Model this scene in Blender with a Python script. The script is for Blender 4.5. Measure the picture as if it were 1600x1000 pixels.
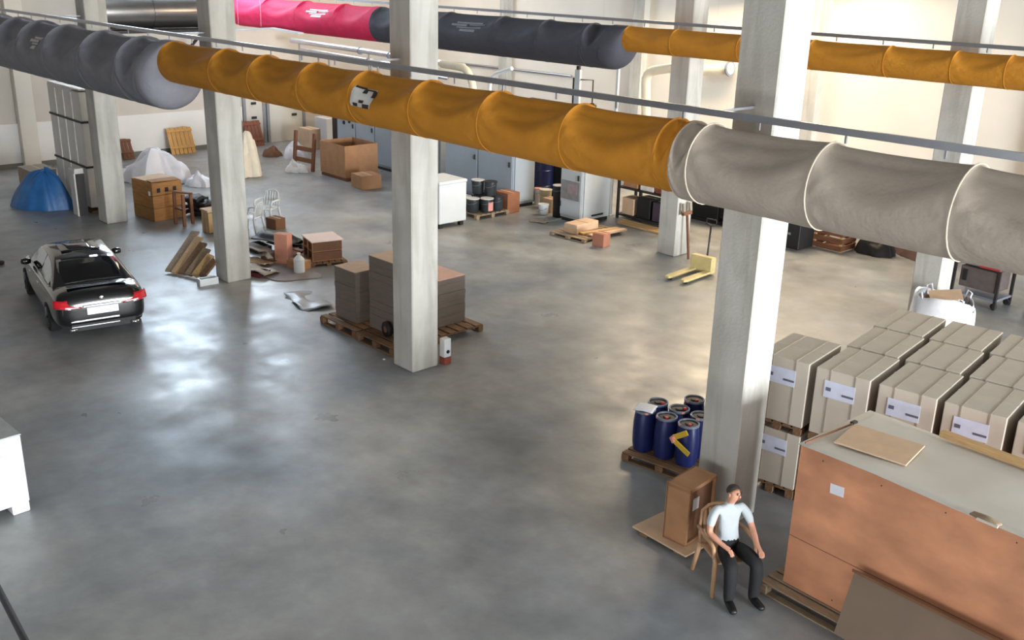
import bpy, bmesh, math, random
from mathutils import Vector, Matrix
from math import sin, cos, pi, radians as R

for o in list(bpy.data.objects): bpy.data.objects.remove(o)
sc = bpy.context.scene
COL = sc.collection

# ------------------------------------------------------------------ camera
F_PX, PITCH, ROLL, YAW, CAM_H = 1569.3, R(19.285), R(1.587), R(46.934), 7.023
FW = Vector((-sin(YAW)*cos(PITCH), cos(YAW)*cos(PITCH), -sin(PITCH)))
_rt = Vector((cos(YAW), sin(YAW), 0)); _up = _rt.cross(FW)
RT = _rt*cos(ROLL) + _up*sin(ROLL); UP = -_rt*sin(ROLL) + _up*cos(ROLL)
cd = bpy.data.cameras.new('camera'); cam = bpy.data.objects.new('camera', cd); COL.objects.link(cam)
cd.sensor_width = 36; cd.lens = 36*F_PX/1600; cd.clip_end = 300
M = Matrix((RT, UP, -FW)).transposed().to_4x4(); M.translation = (0, 0, CAM_H)
cam.matrix_world = M
sc.camera = cam

# ------------------------------------------------------------------ world, light, exposure
w = bpy.data.worlds.new('world'); sc.world = w; w.use_nodes = True
w.node_tree.nodes['Background'].inputs[0].default_value = (.62, .78, 1, 1)
w.node_tree.nodes['Background'].inputs[1].default_value = .6
vs = sc.view_settings
vs.view_transform = 'Standard'; vs.look = 'None'; vs.gamma = 1; vs.use_curve_mapping = False
vs.exposure = 0.02
def area(name, loc, aim, sx, sy, power, col):
    l = bpy.data.lights.new(name, 'AREA'); l.shape = 'RECTANGLE'; l.size = sx; l.size_y = sy; l.energy = power; l.color = col
    o = bpy.data.objects.new(name, l); COL.objects.link(o); o.location = loc
    o.rotation_euler = (Vector(aim) - Vector(loc)).to_track_quat('-Z', 'Y').to_euler()
    return o
# daylight through the big loading door on the right, skylights in the roof, warm lamps over the back bay
area('daylight_door', (29.6, 10.0, 4.4), (-8, 10.0, 3.0), 17, 8.2, 31000, (.93, .97, 1))
area('warm_lamps_back', (-18.2, 26.4, 7.6), (-17.5, 21, 0), 8, 2.2, 1500, (1, .78, .52))
area('warm_lamps_corner', (-33, 23.5, 8.5), (-33, 23, 0), 5, 3, 260, (1, .82, .58))
SKY_E, WIN_E, FRONT_E = 1.0, 17.0, 9.5     # emission of the skylight panes and of the left-wall window panes

# ------------------------------------------------------------------ pixel -> place helpers
def ray(px, py): return FW*F_PX + RT*(px-800) + UP*(500-py)
def pt(px, py, z=0.0):
    d = ray(px, py); t = (z-CAM_H)/d.z; return Vector((d.x*t, d.y*t, z))
def ptY(px, py, Y):
    d = ray(px, py); t = Y/d.y; return Vector((d.x*t, Y, CAM_H+d.z*t))
def ptX(px, py, X):
    d = ray(px, py); t = X/d.x; return Vector((X, d.y*t, CAM_H+d.z*t))

# ------------------------------------------------------------------ materials
MATS = {}
def lin(c):
    return tuple(((v/255)/12.92 if v/255 <= .04045 else ((v/255+.055)/1.055)**2.4) for v in c)
def mat(name, rgb, rough=.6, metal=0., var=.12, scale=6., bump=0., bscale=60., coat=0., stretch=None, emit=None, rvar=0., spec=.5, sheen=0.):
    """procedural Principled material: rgb is an sRGB triple, var the amount of mottling"""
    if name in MATS: return MATS[name]
    m = bpy.data.materials.new(name); m.use_nodes = True; nt = m.node_tree; b = nt.nodes['Principled BSDF']
    c = lin(rgb); b.inputs['Roughness'].default_value = rough; b.inputs['Metallic'].default_value = metal
    b.inputs['Coat Weight'].default_value = coat; b.inputs['Coat Roughness'].default_value = .06
    b.inputs['Specular IOR Level'].default_value = spec
    if sheen: b.inputs['Sheen Weight'].default_value = sheen
    tc = nt.nodes.new('ShaderNodeTexCoord'); mp = nt.nodes.new('ShaderNodeMapping'); nt.links.new(tc.outputs['Object'], mp.inputs[0])
    if stretch: mp.inputs['Scale'].default_value = stretch
    n = nt.nodes.new('ShaderNodeTexNoise'); n.inputs['Scale'].default_value = scale; n.inputs['Detail'].default_value = 5
    nt.links.new(mp.outputs[0], n.inputs['Vector'])
    rp = nt.nodes.new('ShaderNodeValToRGB'); rp.color_ramp.elements[0].position = .3; rp.color_ramp.elements[1].position = .7
    rp.color_ramp.elements[0].color = (*[v*(1-var) for v in c], 1); rp.color_ramp.elements[1].color = (*[min(1, v*(1+var)) for v in c], 1)
    nt.links.new(n.outputs['Fac'], rp.inputs[0]); nt.links.new(rp.outputs[0], b.inputs['Base Color'])
    if rvar:
        mr = nt.nodes.new('ShaderNodeMapRange'); mr.inputs[3].default_value = max(.03, rough-rvar); mr.inputs[4].default_value = rough+rvar
        nt.links.new(n.outputs['Fac'], mr.inputs[0]); nt.links.new(mr.outputs[0], b.inputs['Roughness'])
    if bump:
        n2 = nt.nodes.new('ShaderNodeTexNoise'); n2.inputs['Scale'].default_value = bscale; n2.inputs['Detail'].default_value = 4
        nt.links.new(mp.outputs[0], n2.inputs['Vector'])
        bp = nt.nodes.new('ShaderNodeBump'); bp.inputs['Strength'].default_value = bump; bp.inputs['Distance'].default_value = .02
        nt.links.new(n2.outputs['Fac'], bp.inputs['Height']); nt.links.new(bp.outputs[0], b.inputs['Normal'])
    if emit:
        b.inputs['Emission Color'].default_value = (*emit[0], 1); b.inputs['Emission Strength'].default_value = emit[1]
    MATS[name] = m; return m

def floor_material():
    m = bpy.data.materials.new('polished_concrete_floor'); m.use_nodes = True; nt = m.node_tree; b = nt.nodes['Principled BSDF']
    N = nt.nodes.new; L = nt.links.new
    tc = N('ShaderNodeTexCoord')
    def noise(s, d, r=.55, dist=0.):
        n = N('ShaderNodeTexNoise'); n.inputs['Scale'].default_value = s; n.inputs['Detail'].default_value = d; n.inputs['Roughness'].default_value = r
        n.inputs['Distortion'].default_value = dist; L(tc.outputs['Object'], n.inputs['Vector']); return n
    def ramp(n, p0, p1, c0, c1):
        r = N('ShaderNodeValToRGB'); e = r.color_ramp.elements; e[0].position = p0; e[1].position = p1; e[0].color = (*c0, 1); e[1].color = (*c1, 1)
        L(n.outputs['Fac'], r.inputs[0]); return r
    big = ramp(noise(.20, 5, .6, .5), .36, .64, lin((126, 132, 138)), lin((158, 158, 154)))
    mid = ramp(noise(.75, 7, .58), .30, .70, (.68, .68, .69), (1.20, 1.20, 1.20))
    fine = ramp(noise(2.6, 7, .62), .25, .75, (.84, .84, .84), (1.12, 1.12, 1.12))
    def mul(a, c):
        x = N('ShaderNodeMix'); x.data_type = 'RGBA'; x.blend_type = 'MULTIPLY'; x.inputs[0].default_value = 1
        L(a, x.inputs[6]); L(c, x.inputs[7]); return x.outputs[2]
    L(mul(mul(big.outputs[0], mid.outputs[0]), fine.outputs[0]), b.inputs['Base Color'])
    rg = ramp(noise(1.2, 5, .55), .25, .75, (.24, .24, .24), (.52, .52, .52)); L(rg.outputs[0], b.inputs['Roughness'])
    b.inputs['Specular IOR Level'].default_value = .6
    bp = N('ShaderNodeBump'); bp.inputs['Strength'].default_value = .16; bp.inputs['Distance'].default_value = .05
    L(noise(1.6, 4, .5).outputs['Fac'], bp.inputs['Height']); L(bp.outputs[0], b.inputs['Normal'])
    return m

def concrete_material(name, rgb):
    m = mat(name, rgb, .85, 0, .10, 1.6, .25, 28)
    nt = m.node_tree; b = nt.nodes['Principled BSDF']; N = nt.nodes.new; L = nt.links.new
    src = b.inputs['Base Color'].links[0].from_socket
    tc = N('ShaderNodeTexCoord'); mp = N('ShaderNodeMapping'); mp.inputs['Scale'].default_value = (2.5, 2.5, .35); L(tc.outputs['Object'], mp.inputs[0])
    n = N('ShaderNodeTexNoise'); n.inputs['Scale'].default_value = 1.3; n.inputs['Detail'].default_value = 7; n.inputs['Distortion'].default_value = .8; L(mp.outputs[0], n.inputs['Vector'])
    r = N('ShaderNodeValToRGB'); r.color_ramp.elements[0].position = .36; r.color_ramp.elements[1].position = .56
    r.color_ramp.elements[0].color = (.80, .79, .77, 1); r.color_ramp.elements[1].color = (1, 1, 1, 1); L(n.outputs['Fac'], r.inputs[0])
    x = N('ShaderNodeMix'); x.data_type = 'RGBA'; x.blend_type = 'MULTIPLY'; x.inputs[0].default_value = 1
    L(src, x.inputs[6]); L(r.outputs[0], x.inputs[7]); L(x.outputs[2], b.inputs['Base Color'])
    return m

# ------------------------------------------------------------------ mesh builder
class MB:
    def __init__(s): s.v = []; s.f = []; s.uv = None
    def add(s, vs, fs, mtx=None):
        o = len(s.v)
        for p in vs:
            p = Vector(p)
            s.v.append(mtx @ p if mtx else p)
        s.f += [tuple(i+o for i in f) for f in fs]; return s
    def box(s, c, d, rz=0., rx=0., ry=0.):
        x, y, z = d[0]/2, d[1]/2, d[2]/2
        m = Matrix.Translation(c) @ Matrix.Rotation(rz, 4, 'Z') @ Matrix.Rotation(ry, 4, 'Y') @ Matrix.Rotation(rx, 4, 'X')
        return s.add([(i, j, k) for i in (-x, x) for j in (-y, y) for k in (-z, z)],
                     [(0, 1, 3, 2), (4, 6, 7, 5), (0, 4, 5, 1), (2, 3, 7, 6), (0, 2, 6, 4), (1, 5, 7, 3)], m)
    def bar(s, a, b, wd, th, up=(0, 0, 1)):
        a = Vector(a); b = Vector(b); d = (b-a); l = d.length; d.normalize(); u = Vector(up)
        if abs(d.dot(u)) > .98: u = Vector((1, 0, 0))
        sd = d.cross(u).normalized(); u = sd.cross(d)
        m = Matrix((d, sd, u)).transposed().to_4x4(); m.translation = (a+b)/2
        x, y, z = l/2, wd/2, th/2
        return s.add([(i, j, k) for i in (-x, x) for j in (-y, y) for k in (-z, z)],
                     [(0, 1, 3, 2), (4, 6, 7, 5), (0, 4, 5, 1), (2, 3, 7, 6), (0, 2, 6, 4), (1, 5, 7, 3)], m)
    def tube(s, path, r, n=10, closed=False):
        P = [Vector(p) for p in path]; o = len(s.v); prev = None
        for i, p in enumerate(P):
            d = (P[min(i+1, len(P)-1)] - P[max(i-1, 0)]).normalized()
            if prev is None:
                u = d.cross(Vector((0, 0, 1)))
                if u.length < .05: u = d.cross(Vector((1, 0, 0)))
            else: u = prev - d*prev.dot(d)
            u.normalize(); prev = u; v = d.cross(u); rr = r[i] if isinstance(r, (list, tuple)) else r
            s.v += [p + u*(rr*cos(2*pi*k/n)) + v*(rr*sin(2*pi*k/n)) for k in range(n)]
        for i in range(len(P)-1):
            s.f += [(o+i*n+k, o+i*n+(k+1) % n, o+(i+1)*n+(k+1) % n, o+(i+1)*n+k) for k in range(n)]
        s.f.append(tuple(o+k for k in reversed(range(n)))); s.f.append(tuple(o+(len(P)-1)*n+k for k in range(n)))
        return s
    def lathe(s, prof, n=20, c=(0, 0, 0), mtx=None, caps=True):
        vs = [(c[0]+r*cos(2*pi*k/n), c[1]+r*sin(2*pi*k/n), c[2]+z) for r, z in prof for k in range(n)]; fs = []
        for i in range(len(prof)-1):
            fs += [(i*n+k, i*n+(k+1) % n, (i+1)*n+(k+1) % n, (i+1)*n+k) for k in range(n)]
        if caps: fs.append(tuple(reversed(range(n)))); fs.append(tuple((len(prof)-1)*n+k for k in range(n)))
        return s.add(vs, fs, mtx)
    def grid(s, fn, nu, nv, flip=False):
        vs = [fn(i/nu, j/nv) for i in range(nu+1) for j in range(nv+1)]; w_ = nv+1
        fs = [(i*w_+j, (i+1)*w_+j, (i+1)*w_+j+1, i*w_+j+1) for i in range(nu) for j in range(nv)]
        if flip: fs = [f[::-1] for f in fs]
        return s.add(vs, fs)
    def prism(s, poly, z0, z1, mtx=None):
        n = len(poly)
        return s.add([(x, y, z0) for x, y in poly]+[(x, y, z1) for x, y in poly],
                     [tuple(reversed(range(n))), tuple(range(n, 2*n))]+[(i, (i+1) % n, n+(i+1) % n, n+i) for i in range(n)], mtx)
    def mesh(s, name, m=None, smooth=False, bevel=0., thick=0.):
        me = bpy.data.meshes.new(name); me.from_pydata([tuple(p) for p in s.v], [], s.f); me.update()
        if bevel or thick:
            bm = bmesh.new(); bm.from_mesh(me)
            if bevel:
                bmesh.ops.bevel(bm, geom=[e for e in bm.edges if e.is_manifold and e.calc_face_angle(0) > .6], offset=bevel, segments=1, affect='EDGES', clamp_overlap=True)
            if thick: bmesh.ops.solidify(bm, geom=bm.faces[:], thickness=thick)
            bm.to_mesh(me); bm.free()
        if smooth: me.polygons.foreach_set('use_smooth', [True]*len(me.polygons))
        if m: me.materials.append(m)
        return me
    def build(s, name, m, parent=None, smooth=False, bevel=0., thick=0., loc=None):
        return link(name, s.mesh(name, m, smooth, bevel, thick), parent, loc)
def link(name, me, parent=None, loc=None):
    o = bpy.data.objects.new(name, me); COL.objects.link(o)
    if parent: o.parent = parent
    if loc is not None: o.location = loc
    return o
def autosmooth(o, deg=35):
    me = o.data; bm = bmesh.new(); bm.from_mesh(me)
    for f in bm.faces: f.smooth = True
    for e in bm.edges: e.smooth = (not e.is_manifold) or e.calc_face_angle(0) < R(deg)
    bm.to_mesh(me); bm.free(); return o
def tag(o, label, cat=None, group=None, kind=None):
    if label: o['label'] = label
    if cat: o['category'] = cat
    if group: o['group'] = group
    if kind: o['kind'] = kind
    return o
def thing(name, label, cat, loc=(0, 0, 0), rz=0., group=None):
    o = bpy.data.objects.new(name, None); COL.objects.link(o); o.location = loc; o.rotation_euler = (0, 0, rz); o.empty_display_size = .2
    return tag(o, label, cat, group)
def struct(o): o['kind'] = 'structure'; return o
def copy_tree(o, parent=None):
    c = o.copy(); COL.objects.link(c); c.parent = parent
    for ch in o.children: copy_tree(ch, c)
    return c
rnd = random.Random(7)
def hsh(*a): return (sin(sum(v*k for v, k in zip(a, (12.9898, 78.233, 37.719, 11.131))))*43758.5453) % 1
def vn(x, y, z=0.):      # smooth value noise in -1..1
    xi, yi, zi = math.floor(x), math.floor(y), math.floor(z); fx, fy, fz = x-xi, y-yi, z-zi
    s = lambda t: t*t*(3-2*t); fx, fy, fz = s(fx), s(fy), s(fz); r = 0
    for a in (0, 1):
        for b in (0, 1):
            for c in (0, 1):
                r += hsh(xi+a, yi+b, zi+c)*(fx if a else 1-fx)*(fy if b else 1-fy)*(fz if c else 1-fz)
    return 2*r-1

# ================================================================== THE SETTING
XL, XR, YB, YF, ZC = -37.3, 30.0, 28.2, -9.0, 13.0
m_floor = floor_material()
m_wall = mat('painted_plaster', (226, 219, 207), .8, 0, .05, .7, .06, 14)
m_wall_g = mat('grey_concrete_wall', (118, 116, 112), .85, 0, .08, 1.2, .15, 20)
m_ceil = mat('ceiling_sheet', (116, 114, 110), .8, 0, .05, 1)
m_col = concrete_material('cast_concrete', (190, 188, 181))
struct(MB().box(((XL+XR)/2, (YB+YF)/2, -.15), (XR-XL+1, YB-YF+1, .3)).build('floor', m_floor))
struct(MB().box(((XL+XR)/2, (YB+YF)/2, ZC+.15), (XR-XL+1, YB-YF+1, .3)).build('ceiling', m_ceil))

def wall_with_hole(name, m, axis, pos, th, a0, a1, holes):
    """wall slab at x=pos or y=pos, from a0 to a1, with rectangular openings (lo, hi, z0, z1)"""
    mb = MB(); cuts = sorted({a0, a1, *[h[0] for h in holes], *[h[1] for h in holes]})
    for lo, hi in zip(cuts, cuts[1:]):
        mid = (lo+hi)/2; hs = sorted([h for h in holes if h[0] < mid < h[1]], key=lambda h: h[2]); z = 0.
        segs = []
        for h in hs: segs.append((z, h[2])); z = h[3]
        segs.append((z, ZC))
        for z0, z1 in segs:
            if z1-z0 < .01: continue
            if axis == 'x': mb.box((pos, mid, (z0+z1)/2), (th, hi-lo, z1-z0))
            else: mb.box((mid, pos, (z0+z1)/2), (hi-lo, th, z1-z0))
    return struct(mb.build(name, m))
WIN_L = [(13.2, 16.9, 6.3, 12.4), (17.4, 21.1, 6.3, 12.4)]
m_wall_l = mat('beige_upper_wall', (204, 196, 186), .85, 0, .05, .7, .06, 14)
wall_with_hole('wall_left', m_wall_l, 'x', XL-.15, .3, YF, YB, WIN_L)
wall_with_hole('wall_back', m_wall, 'y', YB+.15, .3, XL, XR, [])
WIN_F = [(-7.0, -1.5, 1.6, 5.6), (-.5, 5.0, 1.6, 5.6)]
wall_with_hole('wall_front', m_wall_g, 'y', YF-.15, .3, XL, XR, WIN_F)
wall_with_hole('wall_right', m_wall_g, 'x', XR+.15, .3, YF, YB, [(1.4, 18.6, .0, 8.6)])
m_frame = mat('window_frame_metal', (120, 124, 128), .45, .6, .05)
m_pane = mat('daylit_window_pane', (230, 238, 246), .3, 0, 0, emit=((.70, .85, 1.0), WIN_E))
m_sky = mat('daylit_skylight_pane', (235, 238, 240), .3, 0, 0, emit=((1.0, .97, .92), SKY_E))
wn = 1
for lo, hi, z0, z1 in WIN_L:
    fr = MB()
    for y in (lo+.04, hi-.04): fr.box((XL-.1, y, (z0+z1)/2), (.12, .08, z1-z0))
    for z in (z0+.04, z1-.04): fr.box((XL-.1, (lo+hi)/2, z), (.12, hi-lo, .08))
    wo = struct(fr.build('window_%d' % wn, m_frame)); wn += 1
    n = 3; pw = (hi-lo-.16)/n
    for i in range(n):
        for j in range(2):
            ph = (z1-z0-.16)/2
            MB().box((XL-.12, lo+.08+pw*(i+.5), z0+.08+ph*(j+.5)), (.02, pw-.05, ph-.05)).build('pane', m_pane, wo)
m_pane_f = mat('daylit_front_pane', (235, 238, 240), .3, 0, 0, emit=((.96, .98, 1.0), FRONT_E))
for lo, hi, z0, z1 in WIN_F:
    fr = MB()
    for x in (lo+.04, hi-.04): fr.box((x, YF-.1, (z0+z1)/2), (.08, .12, z1-z0))
    for z in (z0+.04, z1-.04): fr.box(((lo+hi)/2, YF-.1, z), (hi-lo, .12, .08))
    wo = struct(fr.build('window_%d' % wn, m_frame)); wn += 1
    n = 4; pw = (hi-lo-.16)/n; ph = (z1-z0-.16)/2
    for i in range(n):
        for j in range(2): MB().box((lo+.08+pw*(i+.5), YF-.12, z0+.08+ph*(j+.5)), (pw-.05, .02, ph-.05)).build('pane', m_pane_f, wo)
for i, (x, y) in enumerate([(-30, 14.6), (-18, 14.6), (-6, 14.6)]):
    fr = MB()
    for s_ in (-1, 1):
        fr.box((x, y+s_*.98, ZC-.05), (7.0, .06, .12)); fr.box((x+s_*3.48, y, ZC-.05), (.06, 2.0, .12))
    wo = struct(fr.build('window_%d' % wn, m_frame)); wn += 1
    for k in range(5): MB().box((x-2.8+1.4*k, y, ZC-.03), (1.34, 1.86, .02)).build('pane', m_sky, wo)
# pilasters on the back and left walls
for i, x in enumerate((-30.85, -23.85, -16.85, -9.85, -2.85, 4.15)):
    struct(MB().box((x, YB-.13, ZC/2), (.5, .3, ZC)).build('trim_%d' % (i+1), m_col, bevel=.01))
for i, y in enumerate((11.45, 14.2)):
    struct(MB().box((XL+.15, y, ZC/2), (.34, .55, ZC)).build('trim_%d' % (i+7), m_wall, bevel=.01))
struct(MB().box((XL+.03, (YF+19.7)/2, .76), (.06, 19.7-YF, 1.52)).build('trim_9', mat('white_dado_paint', (232, 230, 226), .7, 0, .04, .8), bevel=.005))
struct(MB().box((XL+.075, (YF+19.6)/2, .08), (.03, 19.4-YF, .16)).build('baseboard_left', m_wall_g))

# ---------------------------------------------------------------- concrete columns
CS = .591; CX0, CY1, CX2, CY2 = -27.917, 10.585, -16.007, 20.722
COLS = [(CX0, CY1, 'concrete column beside the tall strapped white panels, farthest left'),
        (CX0+7, CY1, 'concrete column standing behind the leaning timber planks'),
        (CX0+14, CY1, 'concrete column beside the pallet of grey cardboard stacks'),
        (CX0+21, CY1, 'concrete column behind the seated man, sunlit on its right face'),
        (CX2, CY2, 'far concrete column behind the yellow pallet truck with a broom against it'),
        (CX2+7, CY2, 'far concrete column behind the white bulk bag')]
for x, y, lab in COLS:
    me = MB().box((0, 0, ZC/2), (CS, CS, ZC)).mesh('concrete_column', m_col, bevel=.02)
    tag(link('concrete_column', me, loc=(x, y, 0)), lab, 'column', 'concrete columns of the hall')

# ---------------------------------------------------------------- fabric air ducts
m_fg = mat('grey_duct_fabric', (134, 134, 142), .78, 0, .07, 3, .35, 16, spec=.25)
m_fd = mat('charcoal_duct_fabric', (74, 74, 82), .78, 0, .07, 3, .35, 16, spec=.25)
m_fy = mat('ochre_duct_fabric', (196, 132, 44), .78, 0, .07, 3, .35, 16, spec=.25)
m_fb = mat('beige_duct_fabric', (172, 160, 147), .78, 0, .07, 3, .35, 16, spec=.25)
m_fr = mat('crimson_duct_fabric', (226, 44, 92), .78, 0, .07, 3, .35, 16, spec=.25)
m_seam = mat('pale_seam_tape', (226, 214, 192), .6)
m_alu = mat('aluminium_rail', (158, 160, 166), .38, .75, .05)
m_lw = mat('printed_white', (206, 204, 200), .6)
m_ld = mat('printed_black', (48, 42, 38), .6)
def duct_r(R0, u, th, seed, sag):
    """radius of a slack fabric bay: u along the bay, th from the top towards the camera side"""
    a = abs(th); e = max(0., sin(pi*u**.75)); sm = lambda x0, x1, x: (lambda t: t*t*(3-2*t))(min(1., max(0., (x-x0)/(x1-x0))))
    c = .55+.80*e**.8                               # swag line: the slack pocket hangs lower in mid-bay
    r = 1 - sag*e**.5*(.30+.70*sm(0, .4, a))*(1-sm(c-.20, c+.38, a))
    for q in (u, 1-u):                              # folds fanning out of the hoops at the lower side
        du = q*3.4; da = a-1.55-.25*sin(seed+q); rad = math.hypot(du, da)+1e-4; ph = math.atan2(-da, du)
        r += .11*sag*sin(6.5*ph+seed*2)*math.exp(-rad/.75)*min(1, rad/.25)*min(1, du/.2)
    r += .05*sag*sin(a*9-4*e+seed)*e*math.exp(-((a-c)/.5)**2)
    r += .03*sag*vn(u*5+seed*3, th*3, seed)*e
    return R0*r
def duct_bay(x0, x1, D0, D1, Y, top, seed, sag=.10, nu=28, nt=56, th0=-pi, th1=pi, off=0., u0=0., u1=1.):
    def fn(i, j):
        u = u0+(u1-u0)*(.5-.5*cos(pi*i) if u1-u0 == 1 else i); th = th0+(th1-th0)*j; D = D0+(D1-D0)*u
        r = duct_r(D/2, u, th, seed, sag) + off
        return (x0+(x1-x0)*u, Y-r*sin(th), top-D/2+r*cos(th))
    return MB().grid(fn, nu, nt, flip=True)
def ring_xs(pxs, Y, z):
    out = []
    for px in pxs:
        # invert along the duct: find x whose (x,Y,z) falls in image column px
        lo, hi = -60., 5.
        for _ in range(50):
            mid = (lo+hi)/2; d = Vector((mid, Y, z))-Vector((0, 0, CAM_H))
            if 800+F_PX*d.dot(RT)/d.dot(FW) < px: lo = mid
            else: hi = mid
        out.append(lo)
    return out
def reducer(x0, x1, D0, D1, Y, top):
    def fn(i, j):
        th = -pi+2*pi*j; k = i; s_ = sin(k*pi/2)**1.0
        D = D0+(D1-D0)*(1-cos(k*pi/2)); r = D/2
        return (x0+(x1-x0)*s_, Y-r*sin(th), top-r+r*cos(th))
    return MB().grid(fn, 10, 44, flip=True)
def fabric_duct(label, Y, top, sections, rail_x, logos):
    t = thing('fabric_air_duct', label, 'air duct', ((sections[0][0][0]+sections[-1][0][-1])/2, Y, 0), 0, 'fabric air ducts under the roof')
    ox = t.location.x; k = 0
    def put(mb, name, m, smooth=True):
        o = mb.build(name, m, t, smooth); o.location = (-ox, -Y, 0); return o
    for xs, D, m, sag, nm in sections:
        for a, b in zip(xs, xs[1:]):
            k += 1
            put(duct_bay(a, b, D, D, Y, top, k*1.7, sag), nm, m)
        for a in xs[1:-1]:                            # hoop seams
            put(MB().tube([(a, Y-(D/2+.004)*sin(q), top-D/2+(D/2+.004)*cos(q)) for q in [2*pi*i/32 for i in range(33)]], .009 if m is m_fb else .004, 6), 'hoop_seam', m_seam if m is m_fb else m)
    for (xa, Da), (xb, Db), m in [((s0[0][-1], s0[1]), (s1[0][0], s1[1]), s0[2]) for s0, s1 in zip(sections, sections[1:])]:
        if xb-xa > .02: put(reducer(xa, xb, Da, Db, Y, top), 'reducer', m)
    rl = MB().box(((rail_x[0]+rail_x[1])/2, Y, top+.12), (rail_x[1]-rail_x[0], .05, .075)).build('hanging_rail', m_alu, t); rl.location = (-ox, -Y, 0)
    hk = MB(); wr = MB()
    x = rail_x[0]+.3
    hme = hk.box((0, 0, top+.045), (.02, .02, .09)).mesh('rail_hook', m_alu)
    while x < rail_x[1]: link('rail_hook', hme, t, (x-ox, 0, 0)); x += 1.04
    x = rail_x[0]+1.2
    if Y < 12:                                        # arms from the rail to the near row of columns
        for cx, cy, _ in COLS[:4]:
            o = MB().box((0, (cy-CS/2-Y)/2, top+.12), (.03, cy-CS/2-Y, .03)).build('rail_arm', m_alu, t); o.location = (cx-ox, 0, 0)
    while x < rail_x[1] and Y > 12:
        o = MB().tube([(0, 0, top+.15), (0, 0, ZC)], .0015, 5).build('hanging_wire', m_alu, t); o.location = (x-ox, 0, 0); x += 3.5
    for lg in logos: lg(put)
    return t
def patch(put, name, m, a, b, D, Y, top, seed, sag, u0, u1, t0, t1, off=.012, nu=8, nt=8):
    return put(duct_bay(a, b, D, D, Y, top, seed, sag, nu, nt, t0, t1, off, u0, u1), name, m)
NY, NTOP = 9.45, 5.43
gx = [-33.6, -31.9, -30.1, -28.4, -26.5, -24.2, -22.1, -21.0]
yx = ring_xs([278, 355, 417, 495, 577, 673, 782, 912, 1060, 1084], NY, NTOP)
bx_ = [yx[-1]+.03] + ring_xs([1116, 1305, 1530], NY, NTOP) + [-2.35, -.85]
DG, DY, DB = 1.46, .86, .92
def logo_grey(a, b, D, Y, top, seed, sag, m):
    def f(put):
        for (u0, u1, t0, t1) in ((.30, .78, .80, .92), (.22, .5, .96, 1.10), (.55, .85, .95, 1.02), (.32, .8, 1.14, 1.22), (.4, .7, 1.28, 1.42)):
            patch(put, 'printed_logo', m, a, b, D, Y, top, seed, sag, u0, u1, t0, t1)
    return f
def logo_yellow(a, b, D, Y, top, seed, sag):
    def f(put):
        patch(put, 'printed_logo', m_lw, a, b, D, Y, top, seed, sag, .06, .38, .95, 1.75, .012)
        for (u0, u1, t0, t1) in ((.07, .22, .93, 1.03), (.20, .37, .98, 1.06), (.19, .25, 1.05, 1.22), (.33, .39, 1.02, 1.35), (.10, .18, 1.62, 1.74), (.20, .27, 1.50, 1.60), (.26, .37, 1.62, 1.76)):
            patch(put, 'printed_logo', m_ld, a, b, D, Y, top, seed, sag, u0, u1, t0, t1, .016)
    return f
i_g = 3; i_y = 4
fabric_duct('near sagging fabric air duct in grey, ochre and beige sections hung from a rail', NY, NTOP,
    [(gx, DG, m_fg, .30, 'grey_fabric_bay'), ([gx[-1]+.45]+yx[1:], DY, m_fy, .28, 'ochre_fabric_bay'), (bx_, DB, m_fb, .26, 'beige_fabric_bay')],
    (gx[0], -.6), [logo_grey(gx[3], gx[4], DG, NY, NTOP, 4*1.7, .30, m_lw), logo_yellow(yx[4], yx[5], DY, NY, NTOP, (7+5)*1.7, .28)])
FY_, FTOP = 19.6, 5.77
rx_ = [-36.6] + ring_xs([425, 480, 540, 590], FY_, FTOP)
dx_ = ring_xs([598, 640, 705, 790, 860, 930, 962], FY_, FTOP)
fx_ = [dx_[-1]+.5] + ring_xs([1060, 1165, 1275, 1395, 1500, 1585], FY_, FTOP) + [-5.4, -3.9]
DR, DF = 1.10, .62
fabric_duct('far fabric air duct in crimson, charcoal and ochre sections near the back wall', FY_, FTOP,
    [(rx_, DR, m_fr, .20, 'crimson_fabric_bay'), (dx_, DR, m_fd, .18, 'charcoal_fabric_bay'), (fx_, DF, m_fy, .18, 'ochre_fabric_bay')],
    (-36.6, -3.6), [logo_grey(rx_[2], rx_[3], DR, FY_, FTOP, 3*1.7, .20, m_lw), logo_grey(dx_[2], dx_[3], DR, FY_, FTOP, 7*1.7, .18, m_fg),
    lambda put: [patch(put, 'printed_logo', mm, fx_[2], fx_[3], DF, FY_, FTOP, 13*1.7, .18, u0, u1, t0, t1, oo) for mm, u0, u1, t0, t1, oo in ((m_lw, .90, .99, 1.0, 1.7, .01), (m_ld, .90, .99, .98, 1.1, .014), (m_ld, .90, .99, 1.6, 1.72, .014))]])

# ================================================================== FOREGROUND RIGHT: CRATE, CARTONS, MAN
m_pal = mat('weathered_pallet_wood', (150, 130, 106), .8, 0, .22, 5, .2, 40, stretch=(1, 6, 6))
m_pal_d = mat('brown_pallet_wood', (122, 92, 66), .8, 0, .25, 5, .2, 40, stretch=(1, 6, 6))
m_pine = mat('raw_pine', (196, 160, 112), .7, 0, .15, 5, .1, 40, stretch=(1, 8, 8))
m_card = mat('brown_cardboard', (168, 124, 88), .85, 0, .10, 4)
m_card_d = mat('dark_cardboard', (120, 84, 60), .85, 0, .12, 4)
m_card_l = mat('pale_cardboard', (206, 176, 146), .85, 0, .08, 4)
m_card_g = mat('grey_board_edges', (128, 116, 108), .85, 0, .10, 3, .5, 90, stretch=(1, 1, 14))
m_ply = mat('orange_plywood', (204, 142, 106), .7, 0, .24, 1.6, .05, 60, stretch=(1, 1, 1.6))
m_white = mat('white_sheet', (208, 202, 192), .6, 0, .04, 2)
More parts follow.
